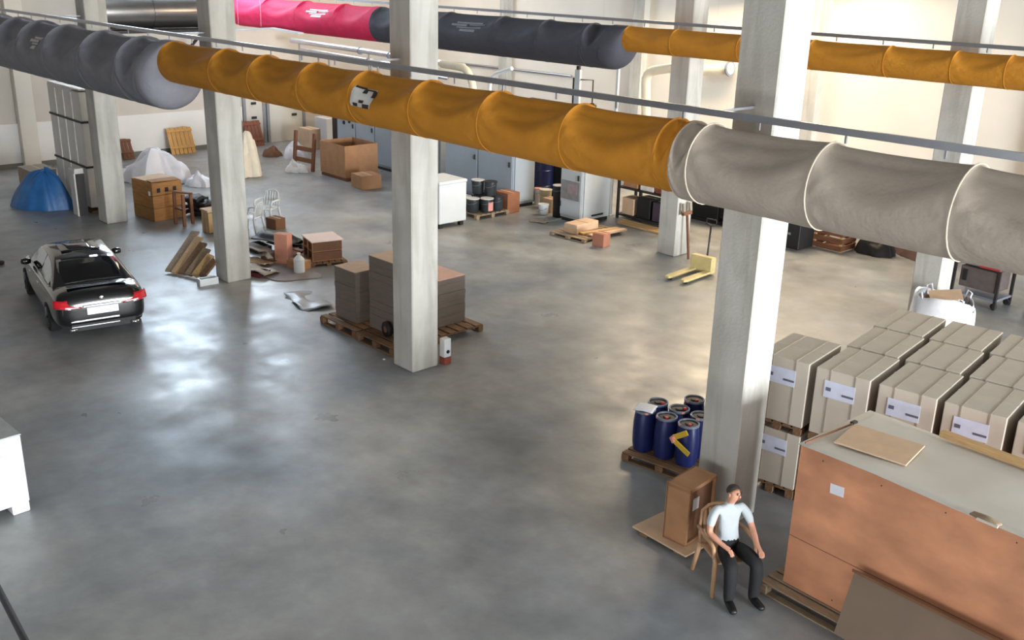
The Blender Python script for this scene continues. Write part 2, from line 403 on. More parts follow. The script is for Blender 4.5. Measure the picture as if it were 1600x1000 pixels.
m_paper = mat('white_paper', (228, 230, 238), .6, 0, .03, 3)
m_strap = mat('grey_strapping', (150, 140, 126), .5, 0, .08, 8)
m_carton = mat('beige_carton', (190, 181, 168), .8, 0, .06, 2.5)
m_label = mat('bluish_label', (206, 212, 232), .6, 0, .05, 9)
m_ink = mat('label_ink', (96, 98, 116), .6)
m_black = mat('black_matt', (28, 28, 30), .6, 0, .1, 6)
m_dark = mat('dark_steel', (52, 50, 50), .5, .4, .1, 6)
m_blueb = mat('navy_barrel_plastic', (24, 34, 84), .35, 0, .08, 4)
m_rim = mat('grey_barrel_rim', (128, 134, 150), .4, .3, .05, 6)
m_red = mat('red_plastic', (176, 52, 56), .5)
m_pink = mat('faded_pink', (222, 150, 140), .7)
m_yel = mat('yellow_paint', (214, 178, 52), .5, 0, .1, 5)
m_brown = mat('brown_wood', (120, 78, 54), .7, 0, .2, 4, .1, 40, stretch=(1, 6, 6))

def pallet(label, loc, rz, L=1.2, W=.8, H=.16, m=None, boards=7, group='wooden pallets', name='pallet'):
    """L along local x; deck boards run along L"""
    m = m or m_pal
    t = thing(name, label, 'pallet', loc, rz, group)
    bw = W/boards
    db = MB().box((0, 0, 0), (L, bw*.78, .022)).mesh('deck_board', m, bevel=.003)
    for i in range(boards): link('deck_board', db, t, (0, -W/2+bw*(i+.5), H-.011))
    cb = MB().box((0, 0, 0), (.12, W, .02)).mesh('cross_board', m, bevel=.003)
    bl = MB().box((0, 0, 0), (.12, .12, H-.065)).mesh('block', m, bevel=.004)
    bb = MB().box((0, 0, 0), (L, .1, .02)).mesh('bottom_board', m, bevel=.003)
    for x in (-L/2+.06, 0, L/2-.06):
        link('cross_board', cb, t, (x, 0, H-.033))
        for y in (-W/2+.06, 0, W/2-.06): link('block', bl, t, (x, y, (H-.065)/2+.021))
    for y in (-W/2+.06, 0, W/2-.06): link('bottom_board', bb, t, (0, y, .0101))
    return t
def boxthing(name, label, cat, loc, rz, dims, m, group=None, bevel=.008):
    """a carton: body, tape along the top"""
    t = thing(name, label, cat, loc, rz, group)
    MB().box((0, 0, dims[2]/2), dims).build('body', m, t, bevel=bevel)
    MB().box((0, 0, dims[2]+.001), (dims[0]*.998, .05, .003)).build('tape', m_card_l if m is not m_card_l else m_card, t)
    return t

# ---- strapped cartons, two tiers, on pallets
CA = R(7.5); co = Vector((-6.37, 11.60, 0)); ux = Vector((cos(CA), sin(CA), 0)); uy = Vector((-sin(CA), cos(CA), 0))
cw, cdp = .735, 1.06; T1, H1, T2, H2 = .16, .83, 1.13, .955
def carton(label, loc, h, lab):
    t = thing('strapped_carton', label, 'carton', loc, CA, 'strapped beige cartons stacked two high')
    MB().box((0, 0, h/2), (cw, cdp, h)).build('body', m_carton, t, bevel=.008)
    for x in (-.17, .17):
        MB().box((x, 0, h/2+.003), (.022, cdp+.008, h+.003)).build('strap', m_strap, t)
    MB().box((0, 0, h+.001), (cw*.995, .05, .003)).build('tape', m_carton, t)
    if lab:
        lb = MB().box((-.02, -cdp/2-.006, h*.72), (.42, .004, .24)).build('shipping_label', m_label, t)
        MB().box((-.17, -cdp/2-.009, h*.72), (.07, .003, .05)).build('printed_mark', m_ink, lb)
        MB().box((.10, -cdp/2-.009, h*.72-.04), (.16, .003, .03)).build('printed_mark', m_ink, lb)
    return t
rows = {0: range(-1, 4), 1: range(0, 4), 2: range(0, 4)}
colname = {-1: 'first', 0: 'second', 1: 'third', 2: 'fourth', 3: 'fifth'}
rowname = {0: 'front row', 1: 'middle row', 2: 'back row'}
for r_, cs in rows.items():
    for c_ in cs:
        p = co + ux*(c_*.84+cw/2-.05*r_) + uy*(r_*1.125+cdp/2)
        jit = rnd.uniform(-.012, .012); p = p + ux*jit
        lp = Vector((p.x, p.y, 0))
        cn = colname[c_]+' from the sunlit column' if r_ == 0 else {0: 'first', 1: 'second', 2: 'third', 3: 'fourth'}[c_]+' from the left'
        pallet('pallet under the strapped cartons, %s, %s' % (rowname[r_], cn), lp, CA+pi/2, cdp, cw, .16, m_pal_d, 5, 'pallets under the strapped cartons')
        carton('lower beige strapped carton, %s, %s' % (rowname[r_], cn), lp+Vector((0, 0, T1)), H1, r_ == 0)
        pallet('pallet between the two carton tiers, %s, %s' % (rowname[r_], cn), lp+Vector((0, 0, T1+H1+.004)), CA+pi/2, cdp, cw, .125, m_pal_d, 5, 'pallets between the carton tiers')
        carton('top beige strapped carton, %s, %s' % (rowname[r_], cn), lp+Vector((0, 0, T1+H1+.132)), H2, r_ == 0)

# ---- plywood crate on a pallet
KX0, KX1, KY0, KY1, KZ0, KZ1 = -5.28, -2.0, 9.42, 11.0, .165, 1.985
kc = Vector(((KX0+KX1)/2, (KY0+KY1)/2, 0))
ka = R(-2.0)
pallet('grey weathered pallet under the orange plywood crate, jutting out at its front', (kc.x-.1, KY0+.52, 0), ka, 3.5, 1.35, .16, m_pal, 8)
cr = thing('plywood_crate', 'large orange plywood crate with a white top beside the seated man', 'crate', (kc.x, kc.y, KZ0), ka)
kl, kw, kh = KX1-KX0, KY1-KY0-.12, KZ1-KZ0
MB().box((0, -kw/2, kh/2), (kl, .018, kh)).build('front_panel', m_ply, cr, bevel=.003)
MB().box((0, kw/2, kh/2), (kl, .018, kh)).build('rear_panel', m_ply, cr, bevel=.003)
for s_ in (-1, 1): MB().box((s_*(kl/2-.009), 0, kh/2), (.018, kw-.02, kh)).build('end_panel', m_ply, cr, bevel=.003)
MB().box((0, 0, .01), (kl-.04, kw-.02, .02)).build('bottom_panel', m_ply, cr)
MB().grid(lambda u, v: (-kl/2-.02+(kl+.04)*u, -kw/2-.03+(kw+.05)*v, kh+.012+.012*vn(u*7, v*4, 3)), 24, 12).build('white_top_sheet', m_white, cr, True, thick=.008)
for k in range(9):
    MB().box((-kl/2+.3+.36*k, -kw/2-.0105, .09 if k % 2 else kh-.09), (.014, .004, .014)).build('screw', m_dark, cr)
MB().box((0, -kw/2-.0105, kh*.355), (kl, .002, .008)).build('panel_joint', m_card_d, cr)
MB().box((-kl/2+.52, -kw/2-.012, kh*.80), (.17, .004, .12), ry=R(-4)).build('paper_label', m_paper, cr)
MB().box((.30, kw/2-.06, kh+.075), (kl*.62, .10, .075), rz=R(-1.5)).build('top_batten', m_pine, cr, bevel=.004)
cb = MB().box((0, 0, 0), (.82, .62, .02)).mesh('cardboard_sheet', m_card_l, bevel=.004)
o = tag(link('cardboard_sheet', cb, loc=pt(1374, 694, 2.03)), 'pale tan cardboard sheet lying on the white crate top', 'cardboard'); o.rotation_euler = (R(.8), R(.8), R(8))
o = thing('packing_foam', 'small grey foam scrap lying at the crate top front edge', 'foam scrap', pt(1540, 812, 2.02), R(-8))
MB().grid(lambda u, v: ((u-.5)*.30, (v-.5)*.14*(.6+.4*sin(pi*u)), .012+.03*sin(pi*u)*sin(pi*v)), 10, 6).build('sheet', m_pal, o, True, thick=.014)
MB().bar((-.05, -.075, .012), (.16, -.06, .014), .02, .02).build('pale_edge', m_white, o)
qa = pt(1258, 694, 2.012); qb = pt(1332, 664, 2.012)
o = thing('batten', 'thin dark stick lying on the crate top left of the cardboard sheet', 'stick', tuple((qa+qb)/2), math.atan2(qb.y-qa.y, qb.x-qa.x))
MB().box((0, 0, .016), ((qb-qa).length, .018, .022)).build('stick', m_brown, o, bevel=.003); MB().box(((qb-qa).length/2+.04, .01, .02), (.09, .05, .03)).build('end_block', m_dark, o, bevel=.004)
# grey-brown board leaning against the crate front
m_board = mat('grey_brown_hardboard', (124, 104, 88), .7, 0, .06, 2)
pa = pt(1322, 975, .16); pb = pt(1343, 885, .80)
o = thing('hardboard_sheet', 'grey-brown hardboard sheet leaning against the crate front', 'board', (pa.x, KY0-.33, .165), ka)
MB().add([(0, 0, 0), (2.3, .02, 0), (2.3, .23, .72), (.02, .21, .72), (0, .02, 0), (2.3, .04, 0), (2.3, .25, .72), (.02, .23, .72)],
         [(0, 1, 2, 3), (7, 6, 5, 4), (0, 4, 5, 1), (1, 5, 6, 2), (2, 6, 7, 3), (3, 7, 4, 0)]).build('sheet', m_board, o)
MB().box((1.15, .19, .735), (2.3, .014, .03)).build('worn_edge', m_card_d, o)

# ---- brown box standing on flattened cardboard by the column
bp = pt(1048, 846, .08)
o = thing('flattened_cardboard', 'flattened tan cardboard on a plank under the tall brown box', 'cardboard', (bp.x-.12, bp.y+.22, 0), R(2))
MB().box((0, 0, .055), (.92, .62, .025), rz=R(-4)).build('sheet', m_card_l, o, bevel=.003)
MB().box((-.28, 0, .021), (.12, .60, .040)).build('runner', m_pal_d, o, bevel=.003); MB().box((.28, 0, .021), (.12, .60, .040)).build('runner', m_pal_d, o, bevel=.003)
o = thing('open_box', 'tall brown open-sided box with a white label behind the seated man', 'box', (bp.x+.0, bp.y+.34, .069), R(4))
bw_, bd_, bh_ = .36, .62, .82
MB().box((-bw_/2+.02, 0, bh_/2), (.02, bd_, bh_)).build('back_panel', m_card_d, o, bevel=.003)
for s_ in (-1, 1): MB().box((0, s_*(bd_/2-.02), bh_/2), (bw_, .04, bh_)).build('side_panel', m_card, o, bevel=.004)
MB().box((0, 0, bh_-.03), (bw_, bd_, .05)).build('top_panel', m_card, o, bevel=.006)
MB().box((0, 0, .02), (bw_, bd_, .035)).build('bottom_panel', m_card, o, bevel=.006)
MB().box((bw_/2-.04, 0, bh_/2), (.012, bd_-.09, bh_-.10)).build('inner_flap', m_card_d, o)
MB().box((bw_/2-.03, -.10, bh_*.66), (.004, .14, .17)).build('white_label', m_lw, o)

# ---- blue barrels on a pallet, behind the column
bo = pt(968, 712, 0); ba = R(9)
pallet('brown pallet carrying the blue plastic barrels', (bo.x+.66, bo.y+.58, 0), ba, 1.3, 1.15, .13, m_pal_d)
prof = [(.125, 0), (.150, .02), (.168, .14), (.172, .30), (.170, .46), (.158, .58), (.150, .62), (.148, .64)]
def barrel(label, loc, rz, rim=True):
    t = thing('plastic_barrel', label, 'barrel', loc, rz, 'blue plastic barrels on the pallet')
    autosmooth(MB().lathe(prof, 24).build('body', m_blueb, t))
    autosmooth(MB().lathe([(.132, .640), (.158, .636), (.160, .668), (.150, .676), (.136, .668), (.132, .640)], 24, caps=False).build('clamp_ring', m_rim, t))
    ld = autosmooth(MB().lathe([(.134, .645), (.134, .652), (.06, .655), (.055, .668), (.02, .670)], 20).build('lid', m_black, t))
    MB().lathe([(.028, .655), (.028, .685), (.02, .69)], 12, c=(.075, -.03, 0)).build('bung_cap', m_red, ld)
    MB().box((.0, -.155, .655), (.05, .02, .03)).build('clamp_lever', m_pink, t, bevel=.003)
    return t
bpos = [(0, 0), (1, 0), (2, 0), (0, 1), (1, 1), (2, 1), (1, 2), (2, 2), (0, 2)]
bl = ['blue barrel with a white sheet on its lid, front corner of the pallet', 'blue barrel in the front row, next to the sheet-topped one', 'blue barrel in the front row with a yellow strap loop at its lid',
      'blue barrel behind the sheet-topped one', 'blue barrel in the middle of the pallet', 'blue barrel in the middle row, next to the column',
      'blue barrel in the rear row, middle', 'blue barrel in the rear row, next to the column', None]
for (i, j), lb in zip(bpos, bl):
    if not lb: continue
    p = Vector((bo.x, bo.y, .134)) + Vector((cos(ba), sin(ba), 0))*(.28+.37*i) + Vector((-sin(ba), cos(ba), 0))*(.20+.37*j+(.10 if j == 2 else 0))
    barrel(lb, p, ba+rnd.uniform(-1, 1)); 
    if i == 0 and j == 0:
        o = MB().grid(lambda u, v: ((u-.5)*.30, (v-.5)*.30, .012*sin(pi*u)-.09*max(0, abs(v-.5)-.40)), 8, 8).build('white_sheet', m_paper, None, True, thick=.006)
        o.location = p+Vector((0, 0, .695)); o.rotation_euler = (0, 0, ba+.25); tag(o, 'white plastic sheet laid over the front corner barrel lid', 'sheet')
    if i == 2 and j == 0: loopc = p
t = thing('strap_loop', 'yellow and pink strap loop hanging by the barrels at the column', 'strap', loopc+Vector((.06, -.26, .36)), 0)
MB().bar((-.12, 0, .13), (.10, .02, .28), .02, .08).build('upper_arm', m_yel, t, bevel=.004)
MB().bar((-.12, 0, .09), (.16, .02, -.05), .02, .08).build('lower_arm', m_yel, t, bevel=.004)
MB().tube([(-.10, 0, .15), (-.15, 0, .11), (-.10, 0, .06)], .04, 8).build('pink_hinge', m_pink, t, True)

# ---- white plastic box pallet at the lower left edge
wp = pt(47, 800, 0)
m_wplast = mat('white_plastic', (218, 222, 224), .4, 0, .03, 2)
t = thing('white_box_pallet', 'large white plastic box on feet at the lower left edge', 'box', (wp.x-.62, wp.y-.62, 0), R(3))
bwd, bdp, bht = 1.24, 1.24, .98
MB().box((0, 0, .13+bht/2), (bwd, bdp, bht)).build('body', m_wplast, t, bevel=.02)
MB().box((0, 0, .13+bht+.012), (bwd+.01, bdp+.01, .025)).build('lid', mat('grey_plastic_lid', (170, 172, 174), .5), t, bevel=.005)
ft = MB().box((0, 0, .068), (.22, .22, .134)).mesh('foot', m_wplast, bevel=.01)
for x in (-.5, 0, .5):
    for y in (-.5, 0, .5): link('foot', ft, t, (x, y, 0))
for y in (-.32, .05, .40): MB().box((bwd/2+.003, y, .13+bht/2), (.010, .012, bht-.06)).build('rib', m_lw, t)
for y in (-.30, .22): MB().box((bwd/2+.006, y, .13+bht*.82), (.004, .24, .12)).build('blue_print', mat('cyan_print', (150, 214, 232), .5), t)

# ---- black handrail of the gallery, close to the camera at the lower left
d0 = ray(0, 925).normalized(); d1 = ray(40, 1003).normalized(); pA = Vector((0, 0, CAM_H))+d0*2.6; pB = Vector((0, 0, CAM_H))+d1*2.3
e_ = (pB-pA).normalized()
t = thing('handrail', 'thin black steel handrail cable in the lower left corner', 'handrail', tuple(pA-e_*1.2), 0)
MB().tube([(0, 0, 0), tuple(e_*3.2)], .0075, 10).build('rail', m_black, t, True)
MB().tube([tuple(e_*2.6), tuple(e_*2.6+Vector((0, 0, -5.2)))], .012, 8).build('post', m_black, t, True)

# ================================================================== SEATED MAN AND HIS CHAIR
m_skin = mat('skin', (206, 150, 124), .5, 0, .06, 9)
m_tee = mat('grey_white_cotton', (184, 192, 197), .85, 0, .05, 7, .15, 30)
m_trs = mat('black_trousers', (24, 24, 27), .85, 0, .12, 8, .15, 30)
m_shoe = mat('black_shoe', (22, 21, 22), .5, 0, .1, 8)
m_hair = mat('dark_grey_hair', (56, 48, 44), .8, 0, .2, 20)
m_chairp = mat('beige_chair_plastic', (186, 146, 110), .45, 0, .06, 4)
PD = Vector((.88, -.475, 0)).normalized(); PA = math.atan2(PD.y, PD.x)
feet = (pt(1143, 955)+pt(1183, 950))/2
hip = feet - PD*.56
def skin_mesh(name, verts, edges, radii, root=0, sub=2):
    me = bpy.data.meshes.new(name+'_tmp'); me.from_pydata(verts, edges, []); me.update()
    o = bpy.data.objects.new(name+'_tmp', me); COL.objects.link(o)
    sk = o.modifiers.new('skin', 'SKIN'); sk.use_smooth_shade = True; sk.branch_smoothing = .6
    sv = me.skin_vertices[0].data
    for i, r in enumerate(radii):
        sv[i].radius = r if isinstance(r, tuple) else (r, r); sv[i].use_root = (i == root)
    ss = o.modifiers.new('sub', 'SUBSURF'); ss.levels = sub; ss.render_levels = sub
    dg = bpy.context.evaluated_depsgraph_get(); dg.update()
    out = bpy.data.meshes.new_from_object(o.evaluated_get(dg)); out.name = name
    bpy.data.objects.remove(o); bpy.data.meshes.remove(me)
    out.polygons.foreach_set('use_smooth', [True]*len(out.polygons)); return out
def make_man():
    V = []; E = []; Rr = []; part = []
    def v(p, r, kind, prev=None):
        V.append(p); Rr.append(r); part.append(kind)
        if prev is not None: E.append((prev, len(V)-1))
        return len(V)-1
    S, T, B, Sh = 0, 1, 2, 3                       # skin, tee, trousers, shoes
    pel = v((0, 0, .53), (.15, .115), B)
    sp1 = v((-.02, 0, .67), (.145, .105), T, pel)
    sp2 = v((-.05, 0, .82), (.155, .11), T, sp1)
    ch = v((-.06, 0, .97), (.155, .105), T, sp2)
    nb = v((-.045, 0, 1.075), (.062, .062), T, ch)
    nk = v((-.03, 0, 1.125), .052, S, nb)
    hd0 = v((-.005, .005, 1.175), (.062, .070), S, nk)
    hd1 = v((.005, .012, 1.235), (.074, .088), S, hd0)
    hd2 = v((-.005, .012, 1.30), (.066, .080), S, hd1)
    ends = {}
    for sd, hand, elbow, wrist in ((-1, (.285, -.145, .655), (.03, -.275, .755), (.215, -.185, .675)), (1, (.375, .225, .645), (.06, .27, .765), (.295, .232, .66))):
        hp = v((.05, sd*.088, .525), .108, B, pel)
        md = v((.25, sd*.13, .54), .100, B, hp)
        kn = v((.44, sd*.165, .515), .088, B, md)
        sh = v((.455, sd*.165, .30), .080, B, kn)
        an = v((.45, sd*.16, .11), .070, B, sh)
        hl = v((.44, sd*.155, .060), .056, Sh, an)
        bl_ = v((.56, sd*.17, .050), (.056, .044), Sh, hl)
        v((.665, sd*.185, .040), (.046, .032), Sh, bl_)
        s1 = v((-.065, sd*.155, 1.02), .075, T, ch)
        ua = v((-.03, sd*.225, .93), .062, T, s1)
        ua2 = v((.0, sd*.25, .86), .056, T, ua)
        ub = v((.012, sd*.262, .825), .042, S, ua2)
        el = v(elbow, .040, S, ub)
        fa = v(tuple((Vector(elbow)*.5+Vector(wrist)*.5)), .038, S, el)
        wr = v(wrist, .028, S, fa)
        pm = v(tuple(Vector(wrist)*.45+Vector(hand)*.55), (.036, .022), S, wr)
        pe = v(hand, (.036, .018), S, pm)
        dv = (Vector(hand)-Vector(wrist)).normalized(); lt = dv.cross(Vector((0, 0, 1))).normalized()
        for k in range(4):
            b0 = Vector(hand)+lt*(.027-.018*k)
            f1 = v(tuple(b0+dv*.028+Vector((0, 0, .004))), .0095, S, pe)
            L_ = (.070, .080, .076, .060)[k]
            f2 = v(tuple(b0+dv*(L_-.012)+Vector((0, 0, -.012))), .0088, S, f1)
            v(tuple(b0+dv*(L_+.004)+Vector((0, 0, -.034))), .0075, S, f2)
        th = Vector(wrist)*.6+Vector(hand)*.4 + lt*(.03 if sd < 0 else -.03)*-1
        t1 = v(tuple(th+lt*(-.012*sd)*-1+dv*.02), .012, S, wr)
        v(tuple(th+lt*(-.020*sd)*-1+dv*.055+Vector((0, 0, -.008))), .0095, S, t1)
    me = skin_mesh('body', V, E, Rr, pel)
    for m_ in (m_skin, m_tee, m_trs, m_shoe): me.materials.append(m_)
    VV = [Vector(p) for p in V]
    rm = [max(r) if isinstance(r, tuple) else r for r in Rr]
    segs = [(VV[a], VV[b], part[a], part[b], rm[a], rm[b]) for a, b in E]
    for p in me.polygons:
        c = p.center; best = (9e9, 0)
        for a, b, ka_, kb_, ra, rb in segs:
            ab = b-a; t = max(0, min(1, (c-a).dot(ab)/ab.length_squared)); d = (a+ab*t-c).length
            d /= ra+(rb-ra)*t
            if d < best[0]: best = (d, ka_ if t < .5 else kb_)
        k = best[1]
        if k in (T, B) and abs(c.y) < .2 and .5 < c.z < .75 and c.x < .16: k = T if c.z > .605+.6*max(0., c.x-.02) else B
        if k == S and c.z < 1.1 and c.z > .9 and abs(c.y) < .2: k = T
        p.material_index = k
    t = thing('person', 'man in a light grey t-shirt and black trousers seated beside the plywood crate', 'person', (hip.x, hip.y, 0), PA)
    link('body', me, t)
    # head details, turned towards the man's left
    H = Matrix.Translation((0, .012, 1.235)) @ Matrix.Rotation(R(22), 4, 'Z')
    hr = MB().grid(lambda u, v_: (lambda th, ph: (-.010+.094*cos(th)*sin(ph)*(1 if cos(th) < 0 else .85), .083*sin(th)*sin(ph), .018+.086*cos(ph)))(2*pi*u, .04+v_*(1.42-.70*cos(2*pi*u))), 32, 12)
    hr.v = [H @ p for p in hr.v]; hr.build('hair', m_hair, t, True)
    def hb(name, m_, prof_, c, r=None, sc_=(1, 1, 1)):
        mb = MB().lathe(prof_, 12); mb.v = [H @ (Vector(c)+Vector((p.x*sc_[0], p.y*sc_[1], p.z*sc_[2]))) for p in mb.v]; return mb.build(name, m_, t, True)
    ball = lambda r: [(r*sin(pi*i/8)+.0002, -r*cos(pi*i/8)) for i in range(9)]
    hb('nose', m_skin, ball(.015), (.088, 0, -.012), sc_=(1.1, .7, 1.3))
    for s_ in (-1, 1):
        hb('ear', m_skin, ball(.026), (-.005, s_*.080, -.008), sc_=(.7, .35, 1.15))
        hb('eye', m_black, ball(.009), (.079, s_*.031, .018), sc_=(.6, 1.4, .8))
        hb('eyebrow', m_hair, ball(.012), (.080, s_*.033, .036), sc_=(.5, 1.7, .35))
    hb('mouth', mat('lips', (168, 96, 86), .5), ball(.012), (.080, 0, -.052), sc_=(.5, 1.9, .35))
    return t
make_man()
def make_chair(label, loc, rz, m, name='plastic_chair', sc_=1., group=None):
    t = thing(name, label, 'chair', loc, rz, group)
    q = lambda *p: tuple(v*sc_ for v in p)
    MB().grid(lambda u, v: q(-.24+.48*u, -.23+.46*v, .435-.025*sin(pi*u)*sin(pi*v)), 8, 8).build('seat', m, t, True, thick=.014*sc_)
    for i in range(5):
        y = -.16+.08*i
        MB().grid(lambda u, v: q(-.24-.10*u-.02*sin(pi*(y+.23)/.46), y-.028+.056*v, .47+.38*u), 6, 2).build('back_slat', m, t, True, thick=.012*sc_)
    MB().tube([q(-.25, -.23, .43), q(-.28, -.235, .62), q(-.33, -.20, .83), q(-.36, -.10, .88), q(-.365, 0, .89), q(-.36, .10, .88), q(-.33, .20, .83), q(-.28, .235, .62), q(-.25, .23, .43)], .02*sc_, 8).build('back_frame', m, t, True)
    for s_ in (-1, 1):
        MB().tube([q(-.29, s_*.25, .64), q(-.10, s_*.275, .655), q(.12, s_*.275, .65), q(.19, s_*.27, .62), q(.215, s_*.265, .50)], .026*sc_, 8).build('armrest', m, t, True)
        MB().tube([q(.215, s_*.265, .52), q(.22, s_*.245, .43), q(.27, s_*.27, 0)], [.022*sc_, .034*sc_, .026*sc_], 8).build('leg', m, t, True)
        MB().tube([q(-.25, s_*.225, .43), q(-.33, s_*.26, 0)], [.034*sc_, .026*sc_], 8).build('leg', m, t, True)
    return t
make_chair('beige plastic armchair under the seated man', tuple(Vector((hip.x, hip.y, 0))-PD*.02), PA, m_chairp)

# ================================================================== CAR
m_paint = mat('black_car_paint', (14, 14, 16), .22, 0, .05, 3, coat=1.)
m_glass = mat('dark_car_glass', (8, 9, 11), .06, 0, 0, coat=.5)
m_tyre = mat('tyre_rubber', (22, 22, 22), .8)
m_rimm = mat('alloy_rim', (150, 152, 156), .3, .9, .05)
m_tail = mat('tail_lamp_red', (176, 18, 30), .18, 0, .1, 12, coat=.6)
m_chrome = mat('chrome_trim', (226, 228, 232), .12, 1, 0)
m_plate = mat('white_number_plate', (240, 240, 240), .4)
def make_car(loc, rz, K=.96):
    t = thing('black_sedan', 'black four-door sedan parked with its tail towards the camera', 'car', loc, rz)
    q = lambda x, y, z: (x*K, y*K, z*K)
    # body: stations x, half width, z bottom, z shoulder, z deck
    st = [(.00, .66, .42, .70, .74), (.03, .78, .34, .78, .86), (.12, .85, .27, .88, .99), (.35, .885, .23, .93, 1.035), (.75, .90, .21, .95, 1.03), (1.2, .905, .20, .95, 1.02),
          (2.2, .905, .19, .93, 1.0), (3.2, .905, .19, .91, .985), (3.6, .90, .20, .88, .955), (4.1, .885, .21, .82, .88), (4.45, .84, .24, .73, .79), (4.63, .74, .29, .62, .68), (4.69, .55, .36, .54, .58)]
    def section(s):
        x, w_, zb, zs, zt = s
        return [(x, 0, zb), (x, w_*.75, zb), (x, w_*.94, zb+.05), (x, w_*.99, zb+.18), (x, w_, zb+(zs-zb)*.55), (x, w_*.985, zs-.06), (x, w_*.93, zs), (x, w_*.80, zs+(zt-zs)*.6), (x, w_*.55, zt-.008), (x, w_*.25, zt), (x, 0, zt)]
    mb = MB(); rings = []
    for s in st:
        h = section(s); ring = h + [(x, -y, z) for x, y, z in reversed(h[1:-1])]
        rings.append(len(mb.v)); mb.v += [Vector(q(*p)) for p in ring]; n = len(ring)
    for a, b in zip(rings, rings[1:]): mb.f += [(a+k, b+k, b+(k+1) % n, a+(k+1) % n) for k in range(n)]
    mb.f.append(tuple(rings[0]+k for k in range(n))); mb.f.append(tuple(rings[-1]+k for k in reversed(range(n))))
    body = mb.build('body', m_paint, t, True)
    ss = body.modifiers.new('sub', 'SUBSURF'); ss.levels = 2; ss.render_levels = 2
    # greenhouse
    zr = [(.62, 1.02), (.85, 1.12), (1.15, 1.255), (1.5, 1.37), (1.85, 1.42), (2.3, 1.435), (2.7, 1.405), (2.95, 1.32), (3.25, 1.15), (3.5, .99)]
    def zroof(x):
        for (a, za), (b, zb) in zip(zr, zr[1:]):
            if a <= x <= b: return za+(zb-za)*(x-a)/(b-a)
        return 1.0
    mb = MB(); rings = []
    for x, z in zr:
        k = (z-1.0)/.435; wt = .78-.19*k
        h = [(x, .80, .90), (x, .80, .95), (x, .80-.2*k*.5, .95+(z-.95)*.5), (x, wt, max(.951, z-.045)), (x, wt-.07, max(.953, z-.012)), (x, wt*.5, z), (x, 0, z+.004)]
        ring = h+[(a, -b, c) for a, b, c in reversed(h[:-1])]
        rings.append(len(mb.v)); mb.v += [Vector(q(*p)) for p in ring]; n = len(ring)
    for a, b in zip(rings, rings[1:]): mb.f += [(a+k, b+k, b+k+1, a+k+1) for k in range(n-1)]
    mb.f.append(tuple(rings[0]+k for k in range(n))); mb.f.append(tuple(rings[-1]+k for k in reversed(range(n))))
    autosmooth(mb.build('cabin', m_paint, t, True), 50)
    def glass(name, x0, x1, hw0, hw1):
        def fn(u, v):
            x = x0+(x1-x0)*u; hw = hw0+(hw1-hw0)*u; y = -hw+2*hw*v
            return q(x, y, zroof(x)+.012-.03*abs(y/.62)**3)
        MB().grid(fn, 8, 10, flip=x1 > x0).build(name, m_glass, t, True, thick=.003)
    glass('rear_window', .68, 1.46, .66, .55); glass('windscreen', 3.42, 2.76, .66, .53)
    MB().grid(lambda u, v: q(1.75+.75*u, -.38+.76*v, zroof(1.75+.75*u)+.010), 6, 4, flip=True).build('sunroof', m_glass, t, True, thick=.003)
    for s_ in (-1, 1):
        for nm, xs in (('rear_side_window', (1.02, 1.28, 1.5, 1.95)), ('front_side_window', (2.02, 2.5, 2.75, 3.12))):
            mb = MB(); top = []; bot = []
            for x in [xs[0]+(xs[3]-xs[0])*i/10 for i in range(11)]:
                z = zroof(x); k = (z-1.0)/.435; wt = .78-.19*k; zt = max(1.0, z-.075); f_ = (zt-.95)/(max(z-.045, .96)-.95)
                bot.append(q(x, s_*(.806), .985)); top.append(q(x, s_*(.806+(wt-.80)*f_), zt))
            o_ = len(mb.v); mb.v += [Vector(p) for p in bot+top]
            mb.f += [(i, i+1, 12+i, 11+i) if s_ < 0 else (11+i, 12+i, i+1, i) for i in range(10)]
            mb.build(nm, m_glass, t, False, thick=-.004)
        MB().tube([q(.95, s_*.815, .968), q(2.0, s_*.815, .968), q(3.2, s_*.815, .955)], .010*K, 6).build('window_chrome_strip', m_chrome, t, True)
        # tail lamp
        tl = MB().grid(lambda u, v: q(*( (-.015+.55*max(0, u-.62)**1.15+.10*v*(1-u)+.03*v, s_*(.40+.50*min(1, u*1.12)-.02*v-.0*u), .70+.035*(u)+.155*v))), 10, 4, flip=s_ > 0)
        tl.build('tail_lamp', m_tail, t, True, thick=.02)
        MB().tube([q(-.020, s_*.42, .705), q(-.012, s_*.70, .715), q(.05, s_*.86, .735)], .010*K, 6).build('lamp_chrome_line', m_chrome, t, True)
        # mirror
        mr = MB().lathe([(.001, -.11), (.06, -.09), (.075, 0), (.06, .09), (.001, .11)], 12, mtx=Matrix.Translation(q(2.95, s_*.945, 1.0)) @ Matrix.Rotation(pi/2, 4, 'X') @ Matrix.Scale(K, 4))
        mr.build('wing_mirror', m_paint, t, True); 
        MB().box(q(2.72, s_*.915, .84), q(.20, .02, .022)).build('door_handle', m_chrome, t, bevel=.004)
        MB().box(q(1.72, s_*.913, .86), q(.20, .02, .022)).build('door_handle', m_chrome, t, bevel=.004)
